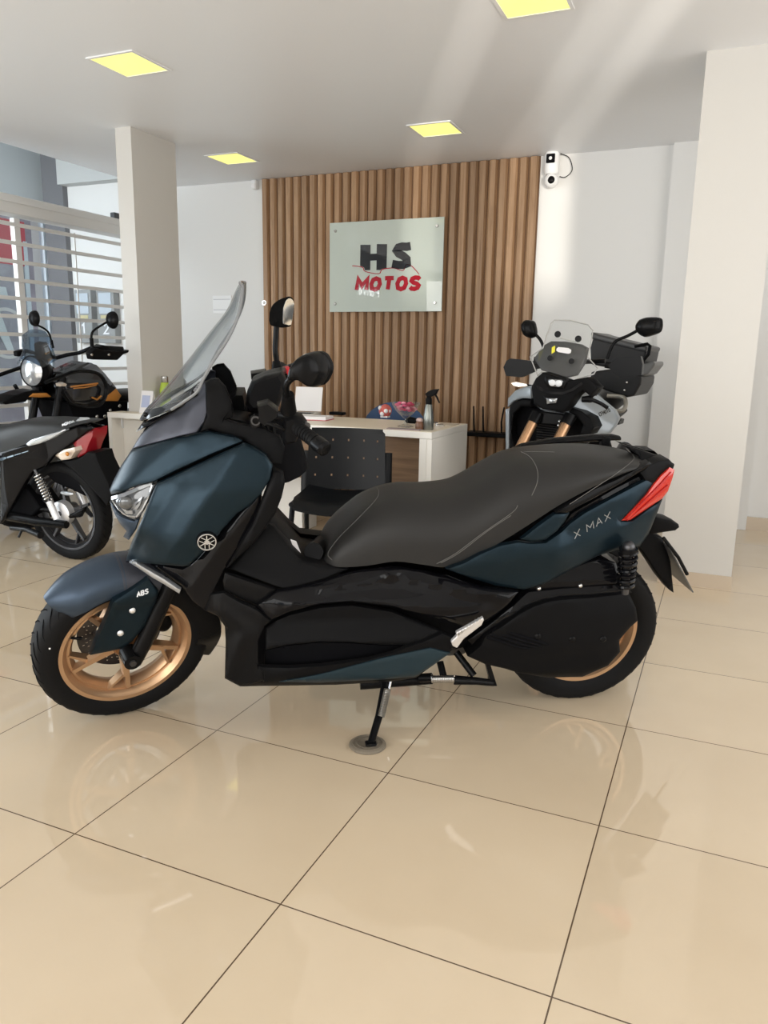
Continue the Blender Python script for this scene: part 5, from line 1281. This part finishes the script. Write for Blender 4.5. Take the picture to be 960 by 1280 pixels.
G().prism([Hh(q, -.42) for q in ((120, 335), (180, 318), (190, 345), (175, 370), (125, 372))], (0, .04, 0)).build('right_handguard', M_plastic, him, bevel=.006)
for (c_, r_, lat_, stem) in (((793, 113), .056, .40, ((755, 128), (700, 160), (655, 195), (645, 240), (650, 298))), ((243, 102), .056, -.40, ((265, 150), (310, 172), (345, 205), (360, 255), (372, 310)))):
    p = Hh(c_, lat_); Mm = Matrix.Translation(p) @ Matrix.Rotation(R(78), 4, 'Z')
    mm = G().lathe([(0, .032), (r_ * .5, .028), (r_ * .85, .016), (r_, 0), (r_, -.008), (0, -.008)], 28, Mm).build('mirror', M_satin, him, smooth=50)
    G().lathe([(0, -.0105), (r_ * .9, -.0105), (r_ * .9, -.008), (0, -.008)], 28, Mm).build('mirror_glass', M_mirror, mm)
    G().tube(smoothline([Hh(q, lat_) for q in stem], 4), .0075, 8).build('mirror_stem', M_satin, him)
    G().tube([Hh(stem[-2], lat_), Hh(stem[-1], lat_)], .012, 10).build('mirror_boot', M_plastic, him)
G().dome([Hh(q, .17) for q in ((392, 560), (420, 548), (452, 560), (440, 582), (400, 580))], (0, -.04, 0), 4, .6).build('turn_signal', M_amberlens, him)
rs = [[Vector((x, w_ * math.cos(a), z + h_ * math.sin(a))) for a in [2 * PI * k / 16 for k in range(16)]] for x, w_, z, h_ in ((.72, .08, .86, .03), (.85, .13, .84, .05), (1.05, .14, .84, .05), (1.25, .13, .90, .05), (1.5, .10, .93, .04))]
G().rings(rs).build('seat', M_seat, him)
G().box((.62, 0, .46), (.50, .30, .40)).build('engine', M_satin, him, bevel=.03)
for q in ((685, 795), (740, 793), (845, 720), (778, 752)): G().ball(Hh(q, .165), (.014, .008, .014), 10, 6).build('engine_bolt', M_steel, him)
G().prism([Hh(q, .15) for q in ((480, 700), (900, 690), (905, 1010), (640, 1010), (560, 900))], (0, .3, 0)).build('lower_frame', M_dark, him, smooth=0)
for s_ in (-1, 1): G().tube([(.85, s_ * .10, .40), (1.45, s_ * .10, .32)], .026, 8).build('swingarm', M_satin, him)
G().box((1.05, 0, .66), (.7, .16, .14)).build('subframe', M_satin, him, bevel=.02)

# ================================================================== black underbone motorcycle at the left edge, seen from its tail
NF = basis((-2.543, 1.95, 0), (-1, 0, 0), R(5))
und = thing('small_motorcycle', 'small black motorcycle seen from its tail, with silver grab rail and red lamp', 'motorcycle', M=NF.M)
NB = []
def n5(x, y): return (x / 6, 520 + y / 6)
def Nn(q, lat): return NF.see(*n5(*q), 1, -lat)
def npanel(name, pts, mt, lat, th=.02, mirror=True, **k): return panel(name, [n5(*p) for p in pts], mt, lat=lat if callable(lat) else (lambda x, z: lat), th=th, mirror=mirror, parent=und, frame=NF, step=4, er=2.2, edge=.006, keep=NB, **k)
wheel(und, Matrix.Translation((0, 0, .283)), .283, .09, .215, False, M_darksteel, disc=False)
G().lathe([(0, -.075), (.05, -.075), (.066, -.068), (.07, -.05), (.07, -.03), (0, -.03)], 30, Matrix.Translation((0, 0, .283))).build('drum_brake', M_alu, und)
G().lathe([(0, -.085), (.014, -.085), (.016, -.075), (0, -.075)], 8, Matrix.Translation((0, 0, .283))).build('axle_nut', M_darksteel, und)
wheel(und, Matrix.Translation((-1.25, 0, .283)), .283, .08, .215, True, M_darksteel)
rs = []
STN = [((0, 530), (0, 568), .12), ((12, 530), (15, 562), .125), ((28, 526), (33, 555), .13), ((48, 521), (52, 545), .13), ((70, 521), (76, 538), .12), ((94, 523.5), (96, 531), .10)]
for tp, bt, w_ in STN:
    a = NF.see(tp[0], tp[1], 1, .03); b = NF.see(bt[0], bt[1], 1, -w_)
    rs.append([Vector((b.x + (a.x - b.x) * abs(math.sin(t)) ** .6, -math.copysign(abs(math.cos(t)) ** .6, math.cos(t)) * w_, b.z + (a.z - b.z) * abs(math.sin(t)) ** .6)) for t in [PI * k / 16 for k in range(17)]])
rs = [[p + Vector((-.55, 0, -.03)) for p in rs[0]], [p + Vector((-.3, 0, -.02)) for p in rs[0]]] + rs
gs = G().rings(rs); gs.build('seat', M_seat, und, smooth=60); NB.append(BVHTree.FromPolygons([Vector(v) for v in gs.v], gs.f))
npanel('tail_side_panel', [(0, 275), (100, 245), (200, 212), (330, 165), (480, 105), (600, 68), (700, 90), (640, 130), (560, 190), (480, 250), (410, 292), (330, 380), (240, 425), (180, 520), (90, 680), (0, 810)], M_gloss, lambda x, z: interp(x, [-.6, -.3, 0, .2], [.15, .14, .11, .05]))
npanel('grab_rail', [(195, 212), (232, 180), (330, 140), (488, 94), (492, 108), (400, 165), (300, 206), (215, 226)], M_silver, lambda x, z: interp(x, [-.6, -.3, 0, .2], [.165, .155, .13, .10]), th=.025)
G().tube([Nn((575, 55), .02), Nn((610, 32), -.02), Nn((668, 26), -.06)], [.014, .018, .012], 10).build('rear_grip', M_silver, und)
npanel('tail_lamp', [(550, 205), (580, 150), (640, 118), (705, 93), (702, 150), (672, 215), (650, 280), (585, 312), (570, 250)], M_redlens2, lambda x, z: .06 - .3 * max(0, x - .1), th=.10, mirror=False)
npanel('turn_signal', [(410, 292), (480, 252), (562, 234), (572, 262), (532, 322), (462, 332)], M_amberlens, .085, th=.05, mirror=False)
G().ball(Nn((505, 285), .10), (.012, .01, .012), 8, 6).build('signal_bulb', M_orange, und)
G().dome([Nn(q, -.10) for q in ((680, 168), (722, 138), (738, 145), (736, 190), (712, 226))], (0, .04, 0), 4, .7).build('turn_signal', M_amberlens, und)
npanel('rear_mudguard', [(455, 335), (540, 330), (600, 312), (660, 270), (720, 275), (740, 340), (820, 505), (836, 610), (800, 672), (740, 600), (640, 500), (560, 420)], M_plastic, lambda x, z: .06, th=.12, mirror=False)
for s_ in (1, -1):
    a, b = Nn((262, 400), .115), Nn((430, 772), .105)
    fx = lambda p: Vector((p.x, p.y * s_, p.z)); d = b - a
    sk = G().tube([fx(a), fx(b)], .009, 10).build('rear_shock', M_darksteel, und)
    ax = d.normalized(); n1 = ax.cross(Vector((0, 1, 0))).normalized(); n2 = ax.cross(n1)
    G().tube([fx(a + d * (.12 + .5 * k / 99) + (n1 * math.cos(k * 2 * PI * 9 / 99) + n2 * math.sin(k * 2 * PI * 9 / 99)) * .021) for k in range(100)], .0045, 6).build('spring', M_steel, sk)
    G().tube([fx(a + d * .64), fx(b)], .020, 12).build('shock_body', M_alu, sk)
G().tube([Nn((60, 745), .09), Nn((280, 790), .09), Nn((500, 815), .08)], [.03, .026, .022], 10).build('swingarm', M_satin, und)
G().tube([Nn((60, 745), -.09), Nn((280, 790), -.09), Nn((500, 815), -.08)], [.03, .026, .022], 10).build('swingarm', M_satin, und)
G().prism([Nn(q, .08) for q in ((0, 560), (180, 520), (300, 690), (200, 800), (60, 760), (0, 820))], (0, .16, 0)).build('engine', M_dark, und, bevel=.01)
npanel('chain_cover', [(280, 680), (400, 690), (520, 740), (640, 680), (600, 760), (500, 770), (380, 730), (290, 710)], M_satin, .07, th=.02, mirror=False)
npanel('inner_fender', [(330, 400), (480, 380), (600, 500), (640, 600), (560, 560), (420, 500), (340, 440)], M_dark, .04, th=.08, mirror=False)
G().ball(Nn((500, 580), .05), (.05, .01, .012)).build('silver_oval', M_silver, und)  # long silver oval above the rear wheel
G().tube([Nn((85, 838), .14), Nn((200, 850), .15), Nn((305, 895), .20)], [.014, .016, .02], 10).build('footrest_bar', M_satin, und)
G().tube([Nn((165, 850), .15), Nn((140, 910), .17)], .007, 8).build('stand_tip', M_satin, und)
for k in range(4):
    a = (20 + 55 * k, 322 - 17 * k); P_ = [hit(*n5(a[0] + dx, a[1] + dy), .001, NB, NF) for dx, dy in ((-20, 6), (0, 0), (28, -9))]
    G().ribbon([p[0] for p in P_], .008 if k < 2 else .004, P_[1][1], .001).build('side_graphic', mat('graphic_pale', (.35, .45, .55), .4) if k == 0 else bpy.data.materials['graphic_pale'], und, smooth=0)
lettering('HONDA', n5(472, 76), n5(556, 48), 2.6, .006, M_whiteletter, 'seat_lettering', und, .1, .3, NB, NF)
# front half, running out of the picture
G().tube([(-.55, 0, .62), (-.85, 0, .48), (-1.0, 0, .80), (-1.02, 0, .95)], [.10, .11, .09, .06], 14).build('body_spine', M_gloss, und)
G().dome([(-1.02, .20 * math.cos(a), .72 + .26 * math.sin(a)) for a in [2 * PI * k / 20 for k in range(20)]], (-.14, 0, .02), 5, .5).build('leg_shield', M_gloss, und)
for s_ in (-1, 1): G().tube([(-1.05, s_ * .07, .7), (-1.25, s_ * .07, .283)], .02, 10).build('fork_leg', M_satin, und)
G().tube([(-.93, -.33, 1.0), (-.99, -.12, .98), (-.99, .12, .98), (-.93, .33, 1.0)], .014, 10).build('handlebar', M_satin, und)
G().dome([(-1.1, .09 * math.cos(a), .95 + .07 * math.sin(a)) for a in [2 * PI * k / 16 for k in range(16)]], (-.05, 0, 0), 4, .6).build('headlight', M_lens, und)
